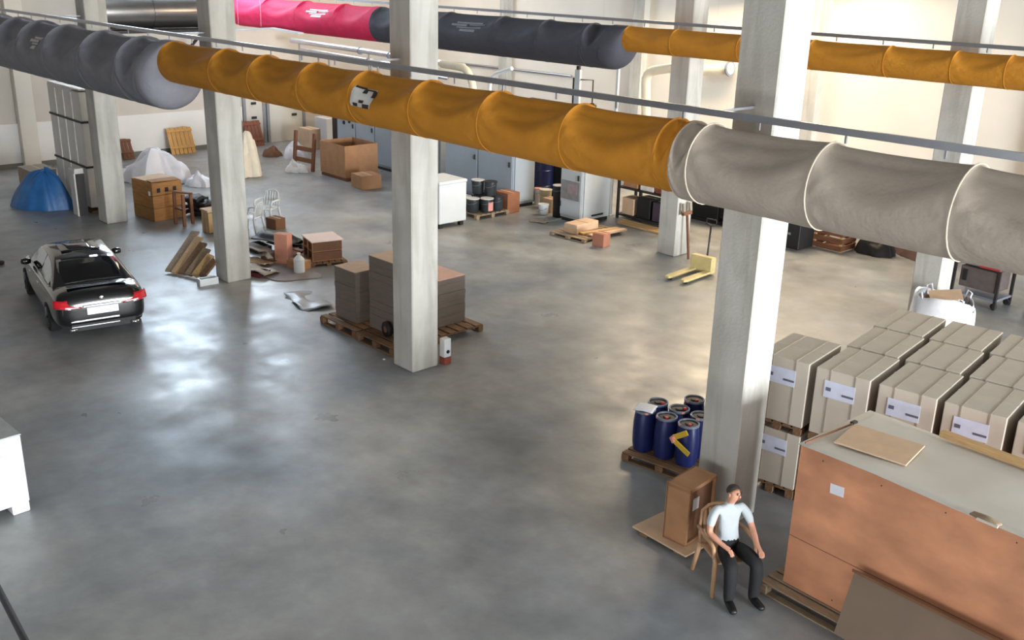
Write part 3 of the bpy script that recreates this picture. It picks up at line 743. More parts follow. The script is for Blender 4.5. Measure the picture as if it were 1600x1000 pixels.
        for x in (.98, 3.78):
            wt_ = Matrix.Translation(q(x, s_*.80, .315)) @ Matrix.Rotation(pi/2*s_, 4, 'X')
            wh = MB().lathe([(.20*K, -.11*K), (.30*K, -.11*K), (.315*K, -.08*K), (.315*K, .08*K), (.30*K, .11*K), (.20*K, .11*K)], 28, mtx=wt_).build('wheel', m_tyre, t, True)
            MB().lathe([(.20*K, -.075*K), (.21*K, -.115*K), (.19*K, -.10*K), (.06*K, -.085*K), (.04*K, -.10*K), (.005, -.10*K)], 28, mtx=wt_).build('rim', m_rimm, wh, True)
            for k in range(5):
                a = 2*pi*k/5
                MB().bar(wt_ @ Vector((.03*cos(a), .03*sin(a), -.108))*1, wt_ @ Vector((.19*cos(a), .19*sin(a), -.108)), .04, .02).build('spoke', m_rimm, wh)
        MB().tube([q(-.02, s_*.52, .275), q(-.03, s_*.66, .275)], .035*K, 10).build('exhaust_tip', m_chrome, t, True)
    MB().box(q(-.012, 0, .625), q(.03, .60, .15)).build('number_plate', m_plate, t, bevel=.006)
    MB().bar(q(-.03, -.36, .735), q(-.03, .36, .735), .02, .03).build('boot_chrome_bar', m_chrome, t)
    for z in (.44, .33): MB().bar(q(-.015, -.30, z), q(-.015, .62, z), .03, .018).build('bumper_chrome_line', m_chrome, t)
    MB().lathe([(.045*K, 0), (.048*K, .008), (.04*K, .012), (.001, .012)], 20, mtx=Matrix.Translation(q(.015, 0, .86)) @ Matrix.Rotation(-pi/2, 4, 'Y')).build('round_emblem', m_chrome, t, True)
    MB().box(q(.03, 0, .30), q(.06, 1.25, .16)).build('bumper_insert', m_black, t, bevel=.01)
    MB().box(q(.40, 0, 1.043), q(.16, 1.15, .012), ry=R(2)).build('boot_lip', m_paint, t, bevel=.004)
    return t
car_a = 0.17
cc = Vector((-16.122*7/6, 5.776*7/6, 0))
make_car((cc.x, cc.y, 0), math.atan2(sin(car_a), -cos(car_a)))

# ================================================================== MIDDLE: BOARD STACKS BY THE COLUMN
def zfor(p, py):
    lo, hi = 0., 9.
    for _ in range(40):
        mid = (lo+hi)/2; d = Vector((p.x, p.y, mid))-Vector((0, 0, CAM_H))
        if 500-F_PX*d.dot(UP)/d.dot(FW) > py: lo = mid
        else: hi = mid
    return lo
def base_box(m_px, dx, dy, top_py=None, h=None, z0=0., rz=0.):
    """nearest base corner m at a pixel; returns centre location and dimensions"""
    p = pt(*m_px, z0); h = h or zfor(p, top_py)-z0
    c = p + Matrix.Rotation(rz, 3, 'Z') @ Vector((-dx/2, dy/2, 0))
    return (c.x, c.y, z0), (dx, dy, h)
pallet('brown pallet at the left under the first grey board stack', (-16.40, 11.25, 0), R(1), 1.25, 1.55, .16, m_pal_d, 8)
pallet('brown pallet under the taller grey board stacks by the column', (-15.12, 11.62, 0), R(1), 1.22, 2.3, .16, m_pal_d, 10)
def board_stack(label, c, dims, z0, top_m, rz=0.):
    t = thing('board_stack', label, 'board stack', (c[0], c[1], z0), rz, 'stacks of flat boards by the column')
    dx, dy, h = dims; n = 10
    me = None
    for k in range(n):
        j = (rnd.uniform(-.008, .008), rnd.uniform(-.008, .008))
        MB().box((j[0], j[1], h*(k+.5)/n), (dx, dy, h/n-.003)).build('board_bundle', m_card_g, t)
    MB().box((0, 0, h+.006), (dx*.995, dy*.995, .012)).build('top_board', top_m, t)
    return t
m_pinkb = mat('pale_pink_board', (226, 180, 158), .7, 0, .08, 2)
board_stack('low grey stack of flat boards at the left end of the pallets', (-16.47, 11.05), (.70, .62, 1.06), .164, m_card_l, R(2))
board_stack('tall grey stack of flat boards beside the concrete column', (-15.30, 11.22), (1.02, .66, 1.48), .164, m_card_l, R(2))
board_stack('grey stack of flat boards with pink top behind the column', (-15.42, 12.24), (1.02, .72, .97), .164, m_pinkb, R(2))
o = thing('film_reel', 'black round tape reel standing against the tall board stack', 'tape reel', (-15.12, 10.80, .166), R(-8))
MB().lathe([(.05, -.04), (.15, -.04), (.15, .04), (.05, .04)], 24, mtx=Matrix.Translation((0, 0, .152)) @ Matrix.Rotation(pi/2, 4, 'X')).build('reel', m_black, o, True)
MB().lathe([(.055, -.043), (.065, -.045), (.065, .045), (.055, .043)], 20, mtx=Matrix.Translation((0, 0, .152)) @ Matrix.Rotation(pi/2, 4, 'X')).build('core', m_card_d, o, True)
sp_ = pt(691, 571)
o = thing('socket_box', 'small white socket box on a red-brown base behind the column foot', 'socket box', (sp_.x-.06, sp_.y+.12, 0), 0)
MB().box((0, 0, .07), (.16, .16, .14)).build('brick_base', mat('red_brick', (140, 70, 58), .8, 0, .15, 9), o, bevel=.006)
MB().box((0, 0, .32), (.15, .16, .36)).build('case', m_wplast, o, bevel=.01)
MB().lathe([(.035, 0), (.035, .012), (.001, .012)], 16, mtx=Matrix.Translation((.075, 0, .25)) @ Matrix.Rotation(pi/2, 4, 'Y')).build('socket', m_black, o)
o = MB().lathe([(.001, 0), (.025, .004), (.03, .012), (.001, .02)], 10).build('paper_cup_lid', m_paper, None, True); o.location = pt(600, 562, .001); tag(o, 'tiny white scrap on the floor at the pallet front', 'scrap')

# ================================================================== LEFT MIDDLE: PLANKS, SCRAP, CHAIR
p0, p1 = pt(268, 424), Vector((-21.55, 10.25, 1.35))
for k in range(6):
    a = pt(264+10*k, 424+2.0*k, .06); b = pt(306+6*k, 362+9*k, .62-.03*k)
    o = MB().bar((0, 0, 0), tuple(b-a), .20, .05, up=(.3, -.3, .9)).build('timber_plank', (m_pal, m_pine, m_pal_d)[k % 3], None, bevel=.004); o.location = a
    tag(o, '%s timber plank of the slanting row left of the second column, counted from the left' % ('first', 'second', 'third', 'fourth', 'fifth', 'sixth')[k], 'plank', 'timber planks leaning by the column')
c, d = base_box((326, 366), .42, .40, 333)
o = thing('wooden_post', 'upright bundle of pale boards standing behind the leaning planks', 'wooden boards', c, 0)
for k in range(4): MB().box((-.16+.105*k, 0, d[2]/2), (.095, .34, d[2]-.03*(k % 2))).build('board', m_pine if k % 2 else m_card_l, o, bevel=.004)
MB().box((0, 0, d[2]+.03), (.46, .40, .05)).build('cap_board', m_card_l, o, bevel=.004)
c, d = base_box((313, 448), .20, .44, None, .16, rz=R(-4))
o = thing('white_trough', 'low white polystyrene box on the floor in front of the planks', 'box', c, R(-4))
MB().box((0, 0, .015), (d[0], d[1], .03)).build('base', m_wplast, o)
for s_ in (-1, 1):
    MB().box((s_*(d[0]/2-.012), 0, .09), (.024, d[1], .13)).build('wall', m_wplast, o); MB().box((0, s_*(d[1]/2-.012), .09), (d[0]-.05, .024, .13)).build('wall', m_wplast, o)
# white garden chairs
m_wchair = mat('white_chair_plastic', (214, 218, 220), .4, 0, .04, 3)
make_chair('white plastic garden chair standing right of the second column', tuple(pt(418, 348)), R(-60), m_wchair, 'garden_chair', 1.0, 'white garden chairs')
make_chair('white plastic garden chair half hidden by the second column', tuple(pt(392, 362)), R(-150), m_wchair, 'garden_chair', .95, 'white garden chairs')
# scrap heap
m_mat = mat('grey_rubber_mat', (138, 130, 128), .8, 0, .08, 4)
mc = (pt(418, 446)+pt(482, 412))/2
o = MB().prism([(.75*cos(a)*(1.0+.12*cos(4*a)), .55*sin(a)*(1.0+.12*cos(4*a))) for a in [2*pi*k/28 for k in range(28)]], 0, .02).build('floor_mat', m_mat, None); o.location = (mc.x, mc.y, .002); o.rotation_euler = (0, 0, R(35)); tag(o, 'grey rounded mat lying flat in front of the scrap heap', 'mat')
def sheet(name, label, cat, px, py, z, dims, m, rz, rx=0., ry=0., grp='scrap heap right of the second column'):
    o = MB().grid(lambda u, v: ((u-.5)*dims[0], (v-.5)*dims[1], .05*dims[0]*vn(u*3+px, v*3, py)), 8, 8).build(name, m, None, True, thick=dims[2])
    o.location = pt(px, py, z); o.rotation_euler = (rx, ry, rz); return tag(o, label, cat, grp)
sheet('black_sheet', 'black plastic sheet on top of the scrap heap', 'plastic sheet', 432, 372, .46, (1.1, .6, .02), m_black, R(35), R(6), R(4))
sheet('grey_sheet', 'grey cardboard sheet sloping on the left of the scrap heap', 'cardboard', 401, 386, .34, (.8, .5, .015), m_mat, R(10), R(-10), R(8))
sheet('dark_sheet', 'dark brown sheet under the pink cardboard in the scrap heap', 'sheet', 437, 398, .12, (.9, .7, .02), m_card_d, R(55), R(5), R(-3))
sheet('pale_sheet', 'crumpled pale sheet lying low at the column side of the heap', 'sheet', 400, 407, .12, (.75, .45, .015), m_card_l, R(30), R(-4), R(5))
sheet('grey_cover', 'dark grey cover at the bottom front of the scrap heap', 'cover', 406, 420, .12, (.8, .6, .02), m_strap, R(20), R(-8), R(6))
for k, (px, py, h, lab) in enumerate(((404, 391, .16, 'black plastic tub at the column side of the heap'), (398, 428, .10, 'dark red tub lying on the floor by the column'), (458, 392, .24, 'black crate at the right of the scrap heap'))):
    p = pt(px, py)
    o = thing('plastic_tub', lab, 'tub', (p.x, p.y, 0.003), R(20*k)); mm = (m_black, mat('dark_red_plastic', (92, 34, 40), .5), m_black)[k]
    MB().box((0, 0, h*.1), (.62, .42, h*.2)).build('base', mm, o, bevel=.01)
    for s_ in (-1, 1):
        MB().box((s_*.30, 0, h/2), (.025, .42, h)).build('wall', mm, o); MB().box((0, s_*.20, h/2), (.6, .025, h)).build('wall', mm, o)
p = pt(444, 410)
boxthing('pink_carton', 'faded pink carton standing upright in the scrap heap', 'carton', (p.x, p.y, 0), R(30), (.36, .26, .74), mat('faded_salmon_card', (214, 150, 128), .85, 0, .08, 4))
p = pt(452, 418); boxthing('tan_carton', 'small tan carton at the front of the scrap heap', 'carton', (p.x+.2, p.y+.15, 0), R(25), (.5, .3, .22), m_card)
p = pt(431, 360); boxthing('brown_carton', 'brown carton behind the scrap heap under the white chair', 'carton', (p.x-.25, p.y+.15, 0), R(10), (.42, .35, .30), m_card_d)
for k, (px, py, z, ln, rz, mm, lb) in enumerate(((446, 385, .34, 1.1, 20, m_brown, 'dark brown board lying across the top of the scrap heap'), (462, 401, .06, .8, 70, m_pal_d, 'short brown board at the right foot of the scrap heap'), (415, 395, .26, .9, -15, m_pal, 'grey weathered board across the middle of the scrap heap'))):
    o = MB().box((0, 0, 0), (ln, .14, .03)).build('scrap_board', mm, None, bevel=.003); o.location = pt(px, py, z); o.rotation_euler = (0, R(4), R(rz)); tag(o, lb, 'board', 'scrap heap right of the second column')
# open cardboard trays under a white board, on a dark pallet
c, d = base_box((486, 419), 1.0, .95, None, .10, rz=R(-14))
pallet('dark low pallet under the box trays right of the scrap heap', c, R(-14), .95, .95, .10, m_pal_d, 6)
o = thing('divided_tray_stack', 'brown divided box trays with a pale board on top', 'box trays', (c[0], c[1], .104), R(-14))
tw = .74; m_pinkw = mat('pinkish_white_board', (232, 208, 196), .7, 0, .05, 3)
for lv in range(2):
    z = .24*lv
    MB().box((0, 0, z+.012), (tw, tw, .02)).build('tray_base', m_card, o)
    for k in range(3):
        if k: MB().box((0, -tw/2+.012+k*(tw/2-.012), z+.125), (tw, .02, .21)).build('divider', m_card_d, o)
        MB().box((-tw/2+.012+k*(tw/2-.012), 0, z+.125), (.02, tw, .21)).build('divider', m_card_d, o)
    for x in (-tw/2, -.03, tw/2-.06): MB().box((x+.03, -tw/2-.006, z+.12), (.07, .014, .23)).build('corner_post', m_card, o)
MB().box((0, 0, .505), (tw+.08, tw+.08, .03)).build('top_board', m_pinkw, o, bevel=.004)
o = thing('white_canister', 'small white plastic canister beside the box trays', 'canister', tuple(pt(468, 426)), 0)
autosmooth(MB().lathe([(.12, 0), (.13, .03), (.13, .34), (.06, .42), (.04, .42), (.04, .46), (.001, .46)], 16).build('body', m_wplast, o)); MB().lathe([(.045, .455), (.045, .49), (.001, .49)], 12).build('cap', m_lw, o)
# clear film on the floor
sheet('plastic_film', 'clear crumpled plastic film lying on the floor left of the board stacks', 'plastic film', 482, 470, .012, (1.3, .7, .004), mat('clear_film', (150, 154, 158), .35, 0, .1, 3), R(-12), grp=None)

# ================================================================== FAR LEFT: PANELS, TARP, WOODEN CRATE
m_panel = mat('white_wrapped_panel', (204, 200, 194), .45, 0, .05, 2)
m_panel_e = mat('pale_panel_edge', (232, 226, 218), .6)
TX, TY, TH = -29.03, 10.40, 3.50
o = thing('strapped_panel_pack', 'tall pack of white wrapped panels held by black straps beside the far left column', 'panel pack', (TX-1.25, TY+.45, 0), 0)
for k in range(4):
    MB().box((-1.25+.30+.62*k, 0, TH/2+.06), (.60, .86, TH-.12-.10*(k == 3))).build('wrapped_panel', m_panel, o, bevel=.015)
for k in range(3): MB().box((-1.25+.62*(k+1)-.005, -.435, TH/2+.05), (.06, .03, TH-.3)).build('edge_protector', m_panel_e, o, bevel=.005)
for z in (1.35, 2.62):
    MB().box((-.005, -.45, z), (2.50, .02, .06)).build('black_strap', m_black, o); MB().box((1.245, 0, z), (.02, .92, .06)).build('black_strap', m_black, o)
MB().box((0, 0, .04), (2.5, .86, .08)).build('skid', m_pal_d, o)
MB().box((0, 0, TH+.02), (2.45, .84, .04)).build('top_cover', m_panel_e, o)
c, d = base_box((143, 336), .34, .30, None, 1.35)
o = thing('white_profile_bundle', 'white carton of profiles standing before the strapped panels', 'carton', (c[0]+.06, c[1]-.36, 0), 0)
MB().box((-.12, 0, .66), (.42, .26, 1.32)).build('body', m_panel, o, bevel=.008); MB().box((.06, -.137, .62), (.07, .02, 1.22)).build('pale_strip', m_panel_e, o); MB().box((.14, 0, .62), (.07, .22, 1.2)).build('dark_strip', m_dark, o); MB().box((-.1, 0, 1.34), (.4, .24, .05)).build('lid', m_lw, o)
# blue tarpaulin mound
m_tarp = mat('blue_tarpaulin', (36, 94, 150), .45, 0, .2, 3, .3, 12)
tcn = (pt(18, 326)+pt(117, 328))/2+Vector((-.36, .06, 0)); th_ = 1.2
def tarp(u, v):
    a = 2*pi*u; r = v
    h = th_*(max(0, 1-r**1.7))**.8*(.94+.10*vn(3*cos(a)+5, 3*sin(a)+2, r*2)); rr = r*(1+.10*vn(2*cos(a)+9, 2*sin(a), 1)+.05*vn(6*cos(a), 6*sin(a), 3))
    fold = .05*sin(a*9+3*vn(2*cos(a), 2*sin(a)))*r*(1-r)*3
    return (rr*1.0*cos(a)+.25*(1-r), rr*.55*sin(a), h+fold+.004)
o = MB().grid(tarp, 64, 16, flip=False).build('tarpaulin_mound', m_tarp, None, True); o.location = tcn; o.rotation_euler = (0, 0, R(40)); tag(o, 'bright blue tarpaulin draped over a mound near the strapped panels', 'tarpaulin')
c, d = base_box((18, 318), 1.1, .9, 280)
boxthing('grey_carton', 'dull brown carton at the left frame edge behind the tarpaulin', 'carton', (c[0]-.75, c[1]+.8, 0), 0, (1.1, .8, .75), mat('dull_carton', (150, 138, 124), .85, 0, .08, 4))
c, d = base_box((3, 415), .1, .1, h=.1)
o = MB().lathe([(.06, 0), (.09, .02), (.09, .07), (.05, .09), (.001, .09)], 14).build('rubber_chock', m_black, None, True); o.location = pt(1, 413, .001); tag(o, 'small black rubber chock on the floor at the left frame edge', 'chock')
# open wooden crate with clutter
c, d = base_box((238, 347), 1.10, .92, 287)
o = thing('open_wooden_crate', 'open brown wooden crate with hand holes right of the far left column', 'crate', c, R(6))
m_crw = mat('brown_crate_wood', (164, 116, 66), .75, 0, .18, 3, .15, 30, stretch=(1, 1, 6)); hh = d[2]
for s_ in (-1, 1):
    for k in range(3):
        MB().box((0, s_*(d[1]/2-.015), hh*(k+.5)/3), (d[0], .03, hh/3-.012)).build('side_board', m_crw, o, bevel=.003)
        MB().box((s_*(d[0]/2-.015), 0, hh*(k+.5)/3), (.03, d[1]-.06, hh/3-.012)).build('end_board', m_crw, o, bevel=.003)
MB().box((0, 0, .02), (d[0]-.06, d[1]-.06, .03)).build('floor_board', m_crw, o)
for k in range(3): MB().box((d[0]/2+.004, -.27+.25*k, hh*.80), (.012, .10, .12)).build('hand_hole', m_black, o)
MB().box((d[0]/2-.16, -d[1]/2-.004, hh*.72), (.10, .012, .12)).build('pale_tag', m_panel_e, o)
MB().box((-.15, 0, hh+.015), (.7, d[1]*.98, .02), rz=R(3)).build('loose_lid', m_card_l, o); MB().box((.34, 0, hh+.02), (.34, d[1]*.9, .03), rz=R(-6)).build('loose_lid', m_card, o)
p = pt(266, 352)
o = thing('wooden_trestle', 'dark wooden trestle leaning at the front of the brown crate', 'trestle', (p.x+.18, p.y+.28, 0), R(8))
for k, (a, b) in enumerate((((-.25, -.05, 0), (-.32, .02, .92)), ((.18, -.05, 0), (.10, .02, .88)), ((.02, .32, 0), (-.05, .36, .85)), ((-.30, 0, .45), (.16, 0, .45)), ((-.33, 0, .9), (.12, .3, .87)))):
    MB().bar(a, b, .09, .05).build('leg' if k < 3 else 'rail', m_brown, o, bevel=.003)
p = pt(314, 337)
o = thing('black_bundle', 'heap of black folded bags right of the wooden trestle', 'bags', (p.x, p.y, 0), R(20))
for k in range(4): MB().grid(lambda u, v: ((u-.5)*(.8-.08*k)+.05*k*(-1)**k, (v-.5)*(.55-.03*k), .12*(k+1)+.05*vn(u*4+k, v*4, k)-.06*(abs(u-.5)+abs(v-.5))), 10, 8).build('folded_bag', m_black, o, True, thick=-.11)
def heap(name, label, cat, px, py, m, rx_, ry_, hz, seed, rz=0., z=0.):
    def fn(u, v):
        a = 2*pi*u; r = v; rr = r*(1+.28*vn(1.6*cos(a)+seed, 1.6*sin(a), seed)+.12*vn(4*cos(a), 4*sin(a)+seed))
        hgt = hz*max(0, 1-r**2)**.6*(1+.35*vn(3*r*cos(a)+seed, 3*r*sin(a), 2)) + .02*vn(7*cos(a)*r, 7*sin(a)*r, seed)
        return (rx_*rr*cos(a), ry_*rr*sin(a), max(.004, hgt+.004))
    o = MB().grid(fn, 40, 12).build(name, m, None, False); autosmooth(o, 40); o.location = pt(px, py, z); o.rotation_euler = (0, 0, rz); return tag(o, label, cat)
m_wf = mat('white_plastic_film', (222, 222, 230), .35, 0, .04, 3)
heap('white_foil_heap', 'large heap of white plastic wrap behind the wooden crate', 'plastic wrap', 248, 283, m_wf, 1.15, .75, .95, 3.1, R(40))
heap('white_foil_scrap', 'crumpled white plastic wrap lying right of the white heap', 'plastic wrap', 312, 289, m_wf, .55, .42, .36, 8.4, R(10))
sheet('grey_foam_board', 'grey board lying on the floor behind the wooden crate', 'board', 200, 266, .03, (1.6, 1.0, .03), m_lw, R(5), grp=None)
heap('pale_sack', 'pale cream sack slumped right of the second column', 'sack', 385, 274, mat('cream_sack', (226, 214, 192), .8, 0, .06, 4), .55, .5, 1.25, 5.2)
# pallets and boards leaning on the left wall
def leaning_pallet(label, px0, py0, w_, h, m, n):
    p = pt(px0, py0); y0 = ptX(px0, py0, XL+.4).y
    t = thing('leaning_boards', label, 'boards', (XL+.68, y0, 0), 0, 'boards leaning on the left wall')
    me = MB().box((0, 0, h/2), (.03, w_/n*.86, h)).mesh('board', m, bevel=.003)
    for k in range(n):
        o = link('board', me, t, (0, -w_/2+w_/n*(k+.5), 0)); o.rotation_euler = (0, -math.atan2(.40, h), 0); o.scale = (1, 1, 1-.05*hsh(k, px0))
    cbm = MB().box((.035, 0, 0), (.03, w_, .09)).mesh('cross_board', m, bevel=.003)
    for z in (.25, h*.8):
        o = link('cross_board', cbm, t, (-.40*z/h, 0, z)); o.rotation_euler = (0, -math.atan2(.40, h), 0)
    return t
m_pine2 = mat('honey_pine', (206, 158, 92), .7, 0, .18, 5, .1, 40, stretch=(6, 6, 1))
leaning_pallet('honey coloured boards leaning on the left wall between the first columns', 283, 241, 1.0, 1.05, m_pine2, 6)
leaning_pallet('short brown boards leaning on the wall next to the far left column', 199, 256, .42, .80, m_brown, 3)
leaning_pallet('red-brown boards leaning on the wall right of the second column', 396, 232, .75, 1.05, mat('red_brown_wood', (140, 88, 66), .7, 0, .2, 4, stretch=(6, 6, 1)), 5)
# doors in the left wall
m_door = mat('painted_door', (206, 200, 190), .5, 0, .05, 1)
m_dframe = mat('grey_door_frame', (140, 142, 146), .5, .2, .05)
for i, (ya, yb, hd) in enumerate(((19.85, 20.6, 2.3), (20.9, 22.45, 2.45))):
    mb = MB(); mb.box((XL+.03, (ya+yb)/2, hd/2), (.06, yb-ya, hd)); dn = struct(mb.build('door_%d' % (i+1), m_door))
    for y in (ya-.06, yb+.06): MB().box((XL+.05, y, hd/2), (.10, .12, hd)).build('door_frame', m_dframe, dn)
    MB().box((XL+.05, (ya+yb)/2, hd+.05), (.10, yb-ya+.24, .1)).build('door_frame', m_dframe, dn)
    for z in (1.05, 1.62):
        MB().box((XL+.085, yb-.40, z), (.05, .22, .10)).build('door_handle', m_dark, dn, bevel=.008)
# metal drum duct along the left wall
m_galv = mat('galvanised_metal', (150, 148, 146), .28, .9, .08, 2)
o = thing('galvanised_duct', 'shiny galvanised metal duct drum high at the left wall', 'metal duct', (-35.6, 15.4, 4.65), 0)
autosmooth(MB().lathe([(.55, -1.75), (.56, -1.7), (.56, 1.9), (.55, 1.95)], 36, mtx=Matrix.Translation((0, 0, .62)) @ Matrix.Rotation(-pi/2, 4, 'X')).build('drum', m_galv, o))
for y in (-1.7, .1, 1.9): MB().lathe([(.565, -.03), (.585, -.03), (.585, .03), (.565, .03)], 36, mtx=Matrix.Translation((0, y, .62)) @ Matrix.Rotation(-pi/2, 4, 'X')).build('flange', m_galv, o)
MB().box((.1, 0, -.02), (1.0, 4.2, .10)).build('support_beam', m_dark, o)
for y in (-1.8, 1.9): MB().bar((.3, y, -.07), (-1.65, y, -1.2), .08, .08).build('bracket', m_dark, o)

# ================================================================== BACK: MACHINE CABINETS AND PIPES
m_cab = mat('grey_white_cabinet', (196, 202, 206), .45, 0, .05, 1)
m_cab_d = mat('blue_grey_cabinet', (160, 170, 180), .45, 0, .05, 1)
m_ins = mat('cream_pipe_insulation', (228, 216, 190), .6, 0, .06, 3)
m_silver = mat('silver_pipe', (206, 208, 214), .3, .7, .05, 3)
def cabinet(label, x0, x1, y0, y1, h, m, doors, extra=None, front_m=None):
    t = thing('machine_cabinet', label, 'cabinet', ((x0+x1)/2, (y0+y1)/2, 0), 0, 'grey machine cabinets along the back')
    w_, d_ = x1-x0, y1-y0
    MB().box((0, 0, h/2+.05), (w_-.02, d_-.02, h-.1)).build('body', m, t, bevel=.01)
    MB().box((0, 0, .05), (w_-.08, d_-.08, .1)).build('plinth', m_dark, t)
    MB().box((0, 0, h+.015), (w_, d_, .03)).build('roof_panel', m, t, bevel=.005)
    for k in range(doors):
        dw = w_/doors; x = -w_/2+dw*(k+.5)
        dr = MB().box((x, -d_/2-.012, h/2+.06), (dw-.05, .03, h-.24)).build('door', front_m or m, t, bevel=.008)
        MB().box((x+dw/2-.14, -d_/2-.04, 1.35), (.05, .04, .16)).build('handle', m_dark, dr, bevel=.006)
        for z in (.5, h-.5): MB().tube([(x-dw/2+.05, -d_/2-.03, z-.08), (x-dw/2+.05, -d_/2-.03, z+.08)], .016, 8).build('hinge', m_dark, dr)
    dr = MB().box((w_/2+.012, 0, h/2+.06), (.03, d_-.14, h-.24)).build('end_panel', m, t, bevel=.008)
    return t
t = cabinet('long blue-grey machine cabinet left of the middle column, behind the brown box', -32.6, -26.5, 21.15, 22.5, 3.0, m_cab_d, 5)
for x, z in ((-2.55, 1.42), (-2.2, 1.50)): MB().lathe([(.07, 0), (.07, .03), (.001, .04)], 12, mtx=Matrix.Translation((x, -.70, z)) @ Matrix.Rotation(pi/2, 4, 'X')).build('round_knob', m_dark, t)
cabinet('blue-grey machine cabinet right of the middle column, behind the paint pails', -25.6, -22.34, 20.75, 21.7, 3.0, m_cab_d, 2)
t = cabinet('greenish grey machine cabinet with glazed lower door left of the far column', -20.5, -19.62, 20.98, 22.2, 2.9, m_cab, 1)
MB().box((0, -.65, .95), (.72, .02, .55)).build('glazed_panel', mat('grey_glazing', (140, 140, 142), .25), t); MB().box((.08, -.664, 1.0), (.38, .01, .28)).build('printed_panel', mat('mauve_print', (158, 140, 142), .5), t)
MB().prism([(-.07, 0), (.07, 0), (0, -.12)], 0, .012, Matrix.Translation((.475, -.05, 1.95)) @ Matrix.Rotation(pi/2, 4, 'Z') @ Matrix.Rotation(pi/2, 4, 'X')).build('warning_triangle', m_dark, t)
MB().box((.47, .05, .22), (.02, .5, .05)).build('vent_slot', m_dark, t)
o = thing('dark_machine_wall', 'black machine back wall in the gap between the grey cabinets', 'machine', (-23.45, 23.1, 0), 0)
MB().box((0, 0, 1.5), (2.7, .12, 3.0)).build('wall_panel', m_black, o); MB().box((0, .4, 1.5), (2.6, .6, 2.9)).build('black_box', m_black, o)
o = thing('dark_gap_block', 'black block standing in for the dark gap at the left end of the long cabinet', 'machine', (-33.45, 22.2, 0), 0)  # solid block, its black colour supplies the shade of an empty gap
MB().box((0, 0, 1.45), (1.5, .5, 2.9)).build('black_box', m_black, o); MB().box((0, -.26, 1.45), (1.3, .03, 2.7)).build('dark_face', m_dark, o)
# big blue drum in the gap
o = thing('blue_drum', 'large dark blue drum with pale ring in the gap between the cabinets', 'drum', (-22.88, 22.48, 0), 0)
autosmooth(MB().lathe([(.36, 0), (.40, .03), (.40, .45), (.415, .47), (.40, .49), (.40, .95), (.415, .97), (.40, .99), (.40, 1.36)], 26).build('body', m_blueb, o))
MB().lathe([(.33, 1.34), (.41, 1.34), (.415, 1.40), (.40, 1.41), (.34, 1.40)], 26, caps=False).build('clamp_ring', m_rim, o, True); MB().lathe([(.335, 1.35), (.335, 1.365), (.001, 1.365)], 24).build('lid', m_black, o)
def bucket(label, px, py, r, h, m, lidm, grp='pails and buckets', z=0., name='paint_pail'):
    p = pt(px, py, z)
    t = thing(name, label, 'pail', (p.x, p.y+r, z+.003), 0, grp)
    autosmooth(MB().lathe([(r*.86, 0), (r*.9, .01), (r, h-.03), (r*1.05, h-.03), (r*1.05, h)], 20).build('body', m, t))
    autosmooth(MB().lathe([(r*1.06, h+.001), (r*1.06, h+.02), (r*.9, h+.024), (r*.88, h+.014), (.001, h+.014)], 20).build('lid', lidm, t))
    MB().tube([(r*1.04*cos(a), r*1.04*sin(a)*.9-.005, h-.06-.10*sin(a)*-1 if False else h-.08-.07*abs(sin(a))) for a in [pi+pi*k/10 for k in range(11)]], .006, 5).build('handle', m_rim, t)
    return t
bucket('beige plastic bucket in front of the dark blue drum', 845, 325, .19, .55, mat('beige_plastic', (190, 178, 140), .5), m_lw)
bucket('small white bucket standing on the floor before the beige one', 843, 336, .16, .30, m_wplast, m_wplast)
bucket('pale pink canister against the cabinet end left of the drum', 836, 320, .13, .50, m_panel_e, m_pink)
bucket('tall dark drum with white lid left of the greenish cabinet', 865, 340, .18, .95, m_black, m_lw)
o = boxthing('tan_carton', 'tan carton on the floor beside the beige bucket', 'carton', tuple(pt(860, 330)), 0, (.35, .35, .42), m_card_l)
sheet('dark_rag', 'dark flat rag on the floor before the small white bucket', 'rag', 842, 345, .02, (.6, .4, .01), m_strap, R(20), grp=None)
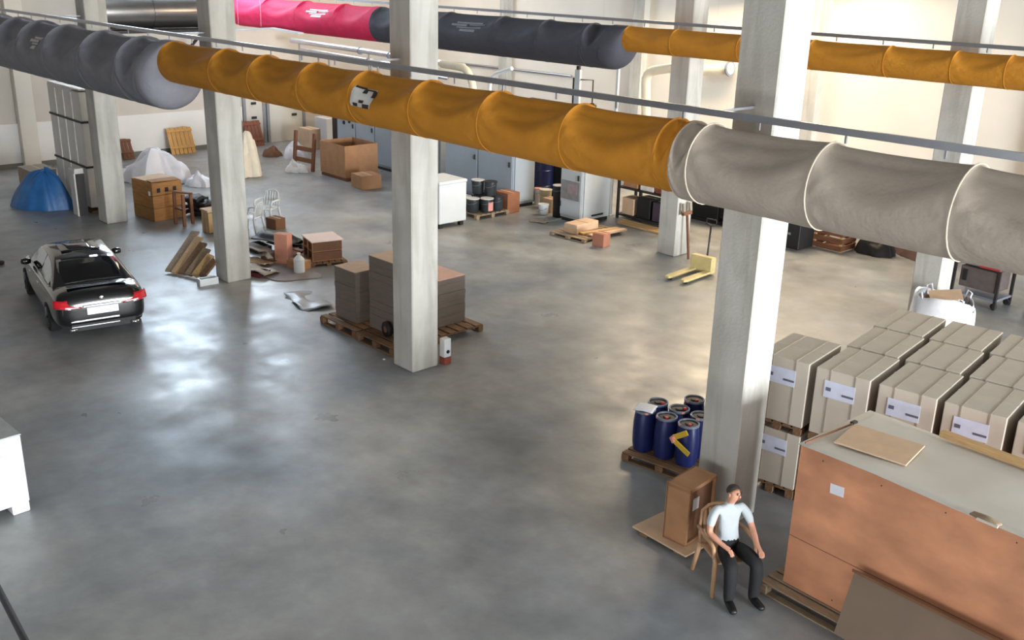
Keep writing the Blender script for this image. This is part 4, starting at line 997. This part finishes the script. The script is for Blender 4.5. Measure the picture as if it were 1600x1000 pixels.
# white chest and paint pails on a pallet
o = thing('white_chest', 'tall white chest with lid on feet beside the middle column', 'chest', (-22.15, 17.80, 0), 0)
MB().box((0, 0, .70), (1.05, 1.0, 1.12)).build('body', m_wplast, o, bevel=.02); MB().box((0, 0, 1.30), (1.09, 1.04, .09)).build('lid', m_wplast, o, bevel=.025)
for x in (-.4, .4):
    for y in (-.38, .38): MB().box((x, y, .07), (.12, .12, .14)).build('foot', m_dark, o)
pp = pt(745, 345); pca = Vector((pp.x-.62, pp.y+.66, 0))
pallet('pallet carrying the dark paint pails beside the white chest', pca, 0, 1.2, 1.3, .15, m_pal, 7)
m_pail = mat('charcoal_pail', (46, 52, 54), .4, 0, .1, 5)
ql = ['first', 'second', 'third', 'fourth', 'fifth', 'sixth', 'seventh']
for k, (x, y, z, lid) in enumerate(((.18, -.44, 0, 1), (.42, -.10, 0, 1), (-.22, -.42, 0, 1), (.40, .32, 0, 0), (-.02, 0, 0, 0), (-.40, .40, 0, 0), (-.0, .42, 0, 0), (-.18, .05, .44, 1), (.24, .20, .44, 0))):
    t = bucket('x', 800, 400, .19, .40, m_pail, m_lw if lid else m_black, 'dark paint pails on the pallet'); t.location = (pca.x+x, pca.y+y, .155+z*1.0)
    t['label'] = ['dark pail with white lid at the front of the pail pallet', 'dark pail with white lid at the right front of the pail pallet', 'dark pail with white lid behind the white chest corner',
      'black lidded pail at the right rear of the pail pallet', 'black lidded pail under the raised white-lidded one', 'black lidded pail at the left rear of the pallet', 'black lidded pail at the rear of the pallet',
      'raised dark pail with white lid on top of the pail pile', 'raised black lidded pail on top of the pail pile'][k]
    if k == 1: MB().grid(lambda u, v: (.197*cos(-.5+1.0*u), .197*sin(-.5+1.0*u), .06+.26*v), 6, 2).build('pink_label', m_pink, t, True)
p = pt(793, 332); boxthing('brown_carton', 'brown carton between the pail pallet and the cabinet corner', 'carton', (p.x-.15, p.y+.10, 0), 0, (.62, .50, .62), mat('russet_card', (150, 96, 66), .85, 0, .1, 4))
# brown open box, upright boards, small box, papers
c, d = base_box((540, 284), 1.55, 1.35, 229)
o = thing('large_open_box', 'large open brown cardboard box on a skid in front of the long cabinet', 'box', (c[0], c[1], 0), 0)
hh = d[2]
for s_ in (-1, 1):
    MB().box((s_*(d[0]/2-.01), 0, hh/2+.06), (.02, d[1], hh-.12)).build('wall', m_card, o); MB().box((0, s_*(d[1]/2-.01), hh/2+.06), (d[0]-.04, .02, hh-.12)).build('wall', m_card, o)
MB().box((0, 0, .08), (d[0]-.04, d[1]-.04, .03)).build('floor_panel', m_card_d, o); MB().box((0, 0, .03), (d[0], d[1]*.95, .06)).build('skid', m_brown, o)
c2, d2 = base_box((563, 297), .72, .75, None, .46)
boxthing('brown_carton', 'small brown carton on the floor right of the large open box', 'carton', (c2[0]+.1, c2[1]+.05, 0), R(-6), d2, m_card)
pz = pt(490, 268)
o = thing('upright_pallet_frame', 'dark brown pallet frame leaning against the large open box', 'pallet frame', (pz.x, pz.y-.05, 0), R(8))
for x in (-1.0, 0.02): MB().bar((x, 0, 0), (x+.06, .10, 1.35), .09, .12).build('post', m_brown, o, bevel=.003)
for z in (.35, .75): MB().bar((-1.0, .04, z), (.05, .04, z), .03, .16).build('rail', m_brown, o, bevel=.003)
heap('paper_heap', 'small heap of white and purple papers left of the pallet frame', 'papers', 462, 246, m_paper, .6, .45, .50, 6.6); heap('dark_rag_heap', 'dark rag heap at the foot of the paper heap', 'rags', 425, 243, m_card_d, .42, .35, .3, 2.2)
heap('grey_bag', 'grey bag slumped before the pallet frame', 'bag', 462, 268, m_lw, .5, .38, .35, 9.1)
p = pt(513, 224); boxthing('pale_carton', 'pale pink carton on the floor behind the large open box', 'carton', (p.x+.55, p.y-1.2, 0), 0, (.8, .5, .8), m_card_l)
p = pt(497, 214); boxthing('white_carton', 'bright white carton against the warm lit back corner', 'carton', (XL+1.2, p.y-.3, 0), 0, (.9, .6, 1.0), m_wplast)
# platform with planks, cartons before the greenish cabinet
pq = pt(905, 379)
pallet('flat wooden platform before the greenish cabinet', (pq.x-.55, pq.y+.85, 0), R(6), 1.25, 1.75, .10, m_pal, 9)
for k in range(2):
    o = MB().box((0, 0, .03), (.17, 1.35, .055)).build('pine_plank', m_card_l if k else m_pine, None, bevel=.004); o.location = (pq.x-.18+.24*k, pq.y+1.02+.05*k, .105); o.rotation_euler = (0, 0, R(-9+4*k))
    tag(o, 'pale short plank lying on the platform, %s one' % ('left', 'right')[k], 'plank', 'short planks on the platform')
boxthing('long_carton', 'long tan carton lying on the platform before the greenish cabinet', 'carton', (pq.x-.62, pq.y+.72, .105), R(4), (.46, .95, .26), m_card_l)
p = pt(934, 386); boxthing('red_carton', 'small red-brown carton on the floor at the platform corner', 'carton', (p.x-.05, p.y+.18, 0), R(10), (.36, .34, .36), mat('red_brown_card', (168, 112, 90), .85, 0, .1, 4))
# storage rack behind the gap between cabinet and far column
o = thing('storage_rack', 'dark steel storage rack between the greenish cabinet and the far column', 'rack', (-18.65, 22.95, 0), 0)
for x in (-.95, .95):
    for y in (-.4, .4): MB().box((x, y, 1.1), (.07, .07, 2.2)).build('post', m_dark, o)
for z in (.12, .95, 1.75, 2.18): MB().box((0, 0, z), (1.95, .85, .05)).build('shelf', m_dark, o)
for nm, lb, x, y, z, dm, mm in (('brown_carton', 'brown carton on the left of the middle rack shelf', -.55, -.1, .98, (.55, .5, .6), m_card), ('white_sack', 'white sack on the middle rack shelf', .08, -.1, .98, (.5, .5, .58), m_panel_e), ('russet_carton', 'russet carton at the right of the middle rack shelf', .62, -.1, .98, (.45, .5, .55), mat('russet_card2', (136, 72, 52), .85)),
                         ('cream_carton', 'cream carton on the lowest rack shelf at the left', -.60, -.1, .15, (.45, .5, .5), m_card_l), ('black_carton', 'black box on the lowest rack shelf in the middle', .0, -.1, .15, (.5, .5, .6), m_black), ('dark_carton', 'dark violet box on the lowest rack shelf at the right', .6, -.1, .15, (.5, .5, .55), mat('dark_violet', (74, 60, 78), .7))):
    boxthing(nm, lb, 'box', (-18.65+x, 22.95+y, z), 0, dm, mm, 'goods on the storage rack')
for k in range(3):
    o = MB().box((0, 0, .03), (1.9, .12, .05)).build('loose_batten', m_pine, None, bevel=.003); o.location = (-18.3+.08*k, 22.36-.17*k, 0.002); o.rotation_euler = (0, 0, R(.6*k)); tag(o, 'pale batten on the floor before the rack, %s from it' % ql[k], 'batten', 'battens before the rack')
# black equipment behind the far column, broom
o = thing('black_cabinet', 'black equipment cabinet right of the far column', 'cabinet', (-17.75, 24.75, 0), 0)
MB().box((-.2, 0, 1.05), (1.5, .9, 1.9)).build('body', m_black, o, bevel=.02); MB().box((.75, 0, .95), (.4, .8, 1.5)).build('side_unit', m_black, o, bevel=.02)
MB().box((.3, -.46, 1.25), (.35, .02, .10)).build('name_plate', m_rim, o); MB().box((0, 0, .05), (1.6, .9, .1)).build('plinth', m_dark, o)
o = thing('broom', 'brown broom with upturned head leaning on the far column', 'broom', (CX2+CS/2+.34, CY2-.12, 0), 0)
MB().bar((0, 0, 0), (-.17, .02, 1.12), .05, .05).build('handle', m_brown, o); MB().box((-.19, .02, 1.18), (.10, .34, .10), ry=R(-8)).build('head', m_brown, o, bevel=.006)
for y in (-.13, .14): MB().box((-.2, .02+y, 1.32), (.06, .09, .24), ry=R(-8)).build('bristles', m_strap, o)
# yellow pallet truck
fa, fb = pt(1048, 440), pt(1100, 422); dv = (fb-fa).normalized(); ln = 1.5
o = thing('pallet_truck', 'yellow pallet truck with lowered forks near the far column', 'pallet truck', (fa.x, fa.y, 0), math.atan2(dv.y, dv.x))
m_pty = mat('ochre_truck_paint', (200, 182, 126), .5, 0, .1, 5)
for y in (.12, -.32):
    fk = MB().prism([(0, -.05), (.12, -.09), (1.15, -.09), (1.15, .09), (.12, .09), (0, .05)], .055, .115, Matrix.Translation((0, y, 0))).build('fork', m_pty, o, bevel=.01)
    MB().lathe([(.04, -.05), (.04, .05)], 12, mtx=Matrix.Translation((.14, y, .042)) @ Matrix.Rotation(pi/2, 4, 'X')).build('roller', m_dark, fk)
MB().box((1.22, -.10, .24), (.20, .62, .40)).build('head_frame', m_pty, o, bevel=.02)
MB().lathe([(.08, -.04), (.08, .04)], 14, mtx=Matrix.Translation((1.40, -.10, .082)) @ Matrix.Rotation(pi/2, 4, 'X')).build('steer_wheel', m_dark, o)
MB().tube([(1.36, -.10, .15), (1.40, -.10, .5), (1.44, -.10, 1.18)], .024, 8).build('tow_bar', m_dark, o, True)
MB().tube([(1.44, -.24, 1.20), (1.43, -.10, 1.17), (1.44, .04, 1.20), (1.45, .04, 1.32), (1.45, -.24, 1.32), (1.44, -.24, 1.20)], .015, 8).build('handle', m_dark, o, True)
# back right clutter
def crate_open(label, loc, dims, m, rz=0):
    t = thing('slatted_crate', label, 'crate', loc, rz, 'crates at the back right'); dx, dy, h = dims
    for x in (-1, 1):
        for y in (-1, 1): MB().box((x*(dx/2-.03), y*(dy/2-.03), h/2), (.06, .06, h)).build('post', m_pine, t)
    for k in range(4):
        z = h*(k+.5)/4
        for s_ in (-1, 1):
            MB().box((0, s_*(dy/2+.008), z), (dx, .016, h/4*.72)).build('slat', m, t); MB().box((s_*(dx/2+.008), 0, z), (.016, dy, h/4*.72)).build('slat', m, t)
    MB().box((0, 0, .02), (dx-.12, dy-.12, .03)).build('base', m, t)
    return t
c, d = base_box((1305, 394), .85, .75, None, .78); crate_open('slatted brown crate at the back right of the sunlit column', (c[0]+.12, c[1]+.05, 0), d, m_brown)
c, d = base_box((1250, 393), 1.4, .8, None, .74)
o = thing('black_case', 'black equipment case at the back beside the sunlit column', 'case', (c[0]-.10, c[1]+.05, 0), 0)
MB().box((0, 0, d[2]/2), d).build('body', m_black, o, bevel=.015); MB().box((.2, -d[1]/2-.006, d[2]*.55), (.45, .012, .06)).build('silver_latch', m_rim, o); MB().box((0, 0, d[2]+.015), (d[0], d[1], .03)).build('lid', m_dark, o, bevel=.008)
p = pt(1222, 365); boxthing('tan_carton', 'tan carton behind the black case at the back', 'carton', (p.x+.45, p.y+.7, 0), 0, (.7, .5, 1.1), m_card)
heap('dark_bag_heap', 'heap of dark bags at the back right of the slatted crate', 'bags', 1370, 396, m_black, .55, .42, .55, 4.4)
heap('mauve_cloth_heap', 'brown and mauve cloth heap against the back clutter', 'cloth', 1440, 399, mat('mauve_cloth', (112, 86, 84), .85, 0, .2, 3), .95, .7, .85, 7.7)
p = pt(1325, 372); boxthing('olive_carton', 'olive carton behind the dark bag heap', 'carton', (p.x, p.y+.6, 0), 0, (.9, .6, .8), mat('olive_card', (122, 106, 82), .85))
# white bulk bag with cardboard, before the far right column
bc = pt(1474, 520)+Vector((0.12, -.55, 0))
o = thing('bulk_bag', 'open white bulk bag filled with cardboard behind the strapped cartons', 'bulk bag', (bc.x, bc.y, 0), R(12))
def bag(u, v):
    a = 2*pi*u; e = .75; cx = math.copysign(abs(cos(a))**e, cos(a)); cy = math.copysign(abs(sin(a))**e, sin(a))
    b = .50*(1+.10*sin(pi*v)+.05*vn(3*cos(a), 3*sin(a), v*3)); z = .95*v+(.10*vn(2*cos(a)+4, 2*sin(a), 1) if v > .8 else 0)
    return (b*1.12*cx, b*.95*cy, z+.003)
MB().grid(bag, 48, 14).build('fabric', mat('white_woven_fabric', (224, 224, 228), .7, 0, .05, 8, .2, 30), o, True, thick=.01)
MB().grid(lambda u, v: ((u-.5)*.8, (v-.5)*.7, .80+.10*vn(u*4, v*4, 9)), 10, 10).build('contents', m_card_d, o, True)
MB().box((.02, 0, .98), (.62, .42, .015), rz=R(20), rx=R(14), ry=R(-8)).build('cardboard_flap', m_card_l, o)
for sx, sy in ((-1, -1), (1, -1), (-1, 1), (1, 1)):
    MB().tube([(sx*.40, sy*.34, .80), (sx*.44, sy*.36, 1.02), (sx*.36, sy*.40, 1.06), (sx*.30, sy*.40, .82)], .02, 6).build('lifting_loop', m_wf, o, True)
# cart and brown cabinet at the right edge
c, d = base_box((1545, 487), 1.15, .85, None, 1.0)
o = thing('steel_cart', 'grey steel work cart with red edge at the right behind the bulk bag', 'cart', (c[0]+.1, c[1]+.15, 0), R(-4))
for x in (-.52, .52):
    for y in (-.36, .36): MB().box((x, y, .62), (.06, .06, 1.24)).build('post', m_dark, o)
MB().box((0, 0, .95), (1.1, .80, .06)).build('top_shelf', m_rim, o); MB().box((.3, -.41, .95), (.48, .02, .07)).build('red_edge', m_red, o)
MB().box((.05, -.05, .62), (.85, .65, .48)).build('drawer_unit', mat('steel_grey', (108, 100, 98), .4, .3), o, bevel=.01); MB().box((-.25, -.39, .66), (.10, .03, .26)).build('black_grip', m_black, o)
MB().box((0, 0, .22), (1.1, .78, .05)).build('bottom_shelf', m_rim, o)
for x in (-.48, .48):
    for y in (-.3, .3): MB().lathe([(.07, -.025), (.07, .025)], 14, mtx=Matrix.Translation((x, y, .072)) @ Matrix.Rotation(pi/2, 4, 'X')).build('castor', m_black, o)
p = pt(1600, 490); o = thing('brown_cabinet', 'red-brown wooden cabinet at the right frame edge', 'cabinet', (p.x+.35, p.y+.7, 0), 0)
MB().box((0, 0, .62), (.95, .8, 1.2)).build('body', mat('red_brown_cabinet', (112, 70, 56), .6, 0, .15, 3), o, bevel=.01); MB().box((0, -.41, .62), (.86, .02, 1.08)).build('door', m_brown, o, bevel=.004)
# ---- pipework above the machine
PY = 20.95
def pipe(label, pxs, r, m, Y=PY, flanges=(), name='overhead_pipe', legs=(), floor_leg=False, drop=None):
    P_ = [ptY(px, py, Y) for px, py in pxs]
    if drop is not None: P_[drop] = Vector((P_[drop].x, Y, 3.04))
    b = P_[0].copy()
    t = thing(name, label, 'pipe', tuple(b), 0, 'pipework above the machine')
    pts = []
    for i, p in enumerate(P_):
        if 0 < i < len(P_)-1:
            a = (P_[i-1]-p); c_ = (P_[i+1]-p); la = min(a.length*.4, .35); lc = min(c_.length*.4, .35); a.normalize(); c_.normalize()
            for k in range(5):
                u = k/4; pts.append((p+a*la)*(1-u)**2+p*2*u*(1-u)+(p+c_*lc)*u*u)
        else: pts.append(p)
    autosmooth(MB().tube([tuple(p-b) for p in pts], r, 14).build('tube', m, t))
    for f_ in flanges:
        p = P_[0].lerp(P_[-1], f_); dr = (P_[-1]-P_[0]).normalized()
        MB().tube([tuple(p-b-dr*.03), tuple(p-b+dr*.03)], r*1.35, 14).build('flange', m_rim, t)
    if floor_leg: MB().bar((0, 0, 0), (0, 0, -b.z), .08, .08).build('support', m_dark, t)
    for px in legs:
        f_ = (px-pxs[0][0])/(pxs[-1][0]-pxs[0][0]); p = P_[0].lerp(P_[-1], f_)
        MB().bar(tuple(p-b), (p.x-b.x, 0, 3.04-b.z), .05, .05).build('support', m_alu, t)
    return t
pipe('thick silver pipe above the machine left of the middle column', [(455, 63), (560, 78), (725, 104)], .10, m_silver, 21.3, flanges=(.45, .62), legs=(470, 590))
pipe('thin silver pipe running below the thick silver one', [(470, 76), (560, 91), (700, 114)], .06, m_silver, 21.65, flanges=(.5,), legs=(520, 600))
pipe('dull grey pipe hugging the lower side of the silver pipes', [(482, 86), (560, 99), (700, 123)], .05, m_alu, 21.95, legs=(500, 600))
pipe('cream pipe with an elbow just right of the middle column', [(690, 100), (728, 106), (738, 128), (741, 160)], .12, m_ins, 20.92, drop=-1, flanges=(.9,))
pipe('thin dark pipe along the back wall behind the machine', [(690, 96), (790, 107), (893, 119)], .045, m_alu, 28.13)
pipe('white bent pipe rising from the machine right of the middle column', [(764, 175), (766, 118), (800, 107)], .06, m_wplast, 21.2, drop=0)
pipe('cream insulated pipe elbow left of the far column', [(1009, 190), (1009, 112), (1062, 104)], .14, m_ins, 23.75, flanges=(.02,), floor_leg=True)
pipe('cream insulated pipe stub with flange right of the far column', [(1085, 110), (1142, 107)], .19, m_ins, 27.92, flanges=(.97,))
b0 = ptY(901, 172, 22.3)
o = thing('pipe_frame', 'pale steel post with thin dark frame above the machine', 'steel frame', (b0.x, b0.y, 0), 0)
zt = ptY(897, 108, 22.3).z
MB().box((0, 0, zt/2), (.21, .10, zt)).build('post', m_cab, o, bevel=.006); MB().box((0, 0, zt+.05), (.10, .08, .12)).build('cap', m_dark, o); MB().box((-.15, 0, zt-.75), (.06, .08, 1.0)).build('side_rail', m_dark, o)
MB().tube([(.12, 0, zt-.28), (.62, 0, zt-.25), (.62, 0, zt-1.2), (.12, 0, zt-1.25)], .022, 6).build('hoop', m_dark, o, True)
b0 = ptY(962, 182, 22.6); zt = ptY(962, 106, 22.6).z
o = thing('steel_post', 'slim pale steel post standing right of the pipe frame', 'steel post', (b0.x, b0.y, 0), 0)
MB().box((0, 0, zt/2), (.075, .075, zt)).build('post', m_cab, o); MB().box((0, 0, .015), (.18, .18, .03)).build('foot_plate', m_cab, o)
b0 = ptY(926, 166, 21.5)
o = thing('valve_block', 'round dark valve above the machine right of the pipe frame', 'valve', (b0.x, b0.y, 2.93), 0); zz = b0.z-2.93
MB().lathe([(.001, -.10), (.09, -.08), (.12, 0), (.09, .08), (.001, .10)], 14, c=(0, 0, zz)).build('body', m_dark, o, True); MB().lathe([(.03, 0), (.03, zz)], 10).build('stem', m_alu, o)
o = thing('cable_tray', 'white cable tray under the crimson duct at the left', 'cable tray', tuple(ptY(367, 47, 19.0)), 0); e1 = ptY(425, 44, 19.0)-o.location; e2 = ptY(470, 52, 19.0)-o.location
MB().bar((0, 0, 0), tuple(e1), .22, .05).build('tray', m_wplast, o); MB().bar(tuple(e1), tuple(e2), .22, .05).build('tray', m_wplast, o)
for x in (.3, 2.0): MB().tube([(x, 0, .02), (x, 0, ZC-o.location.z)], .003, 5).build('hanger_wire', m_alu, o)
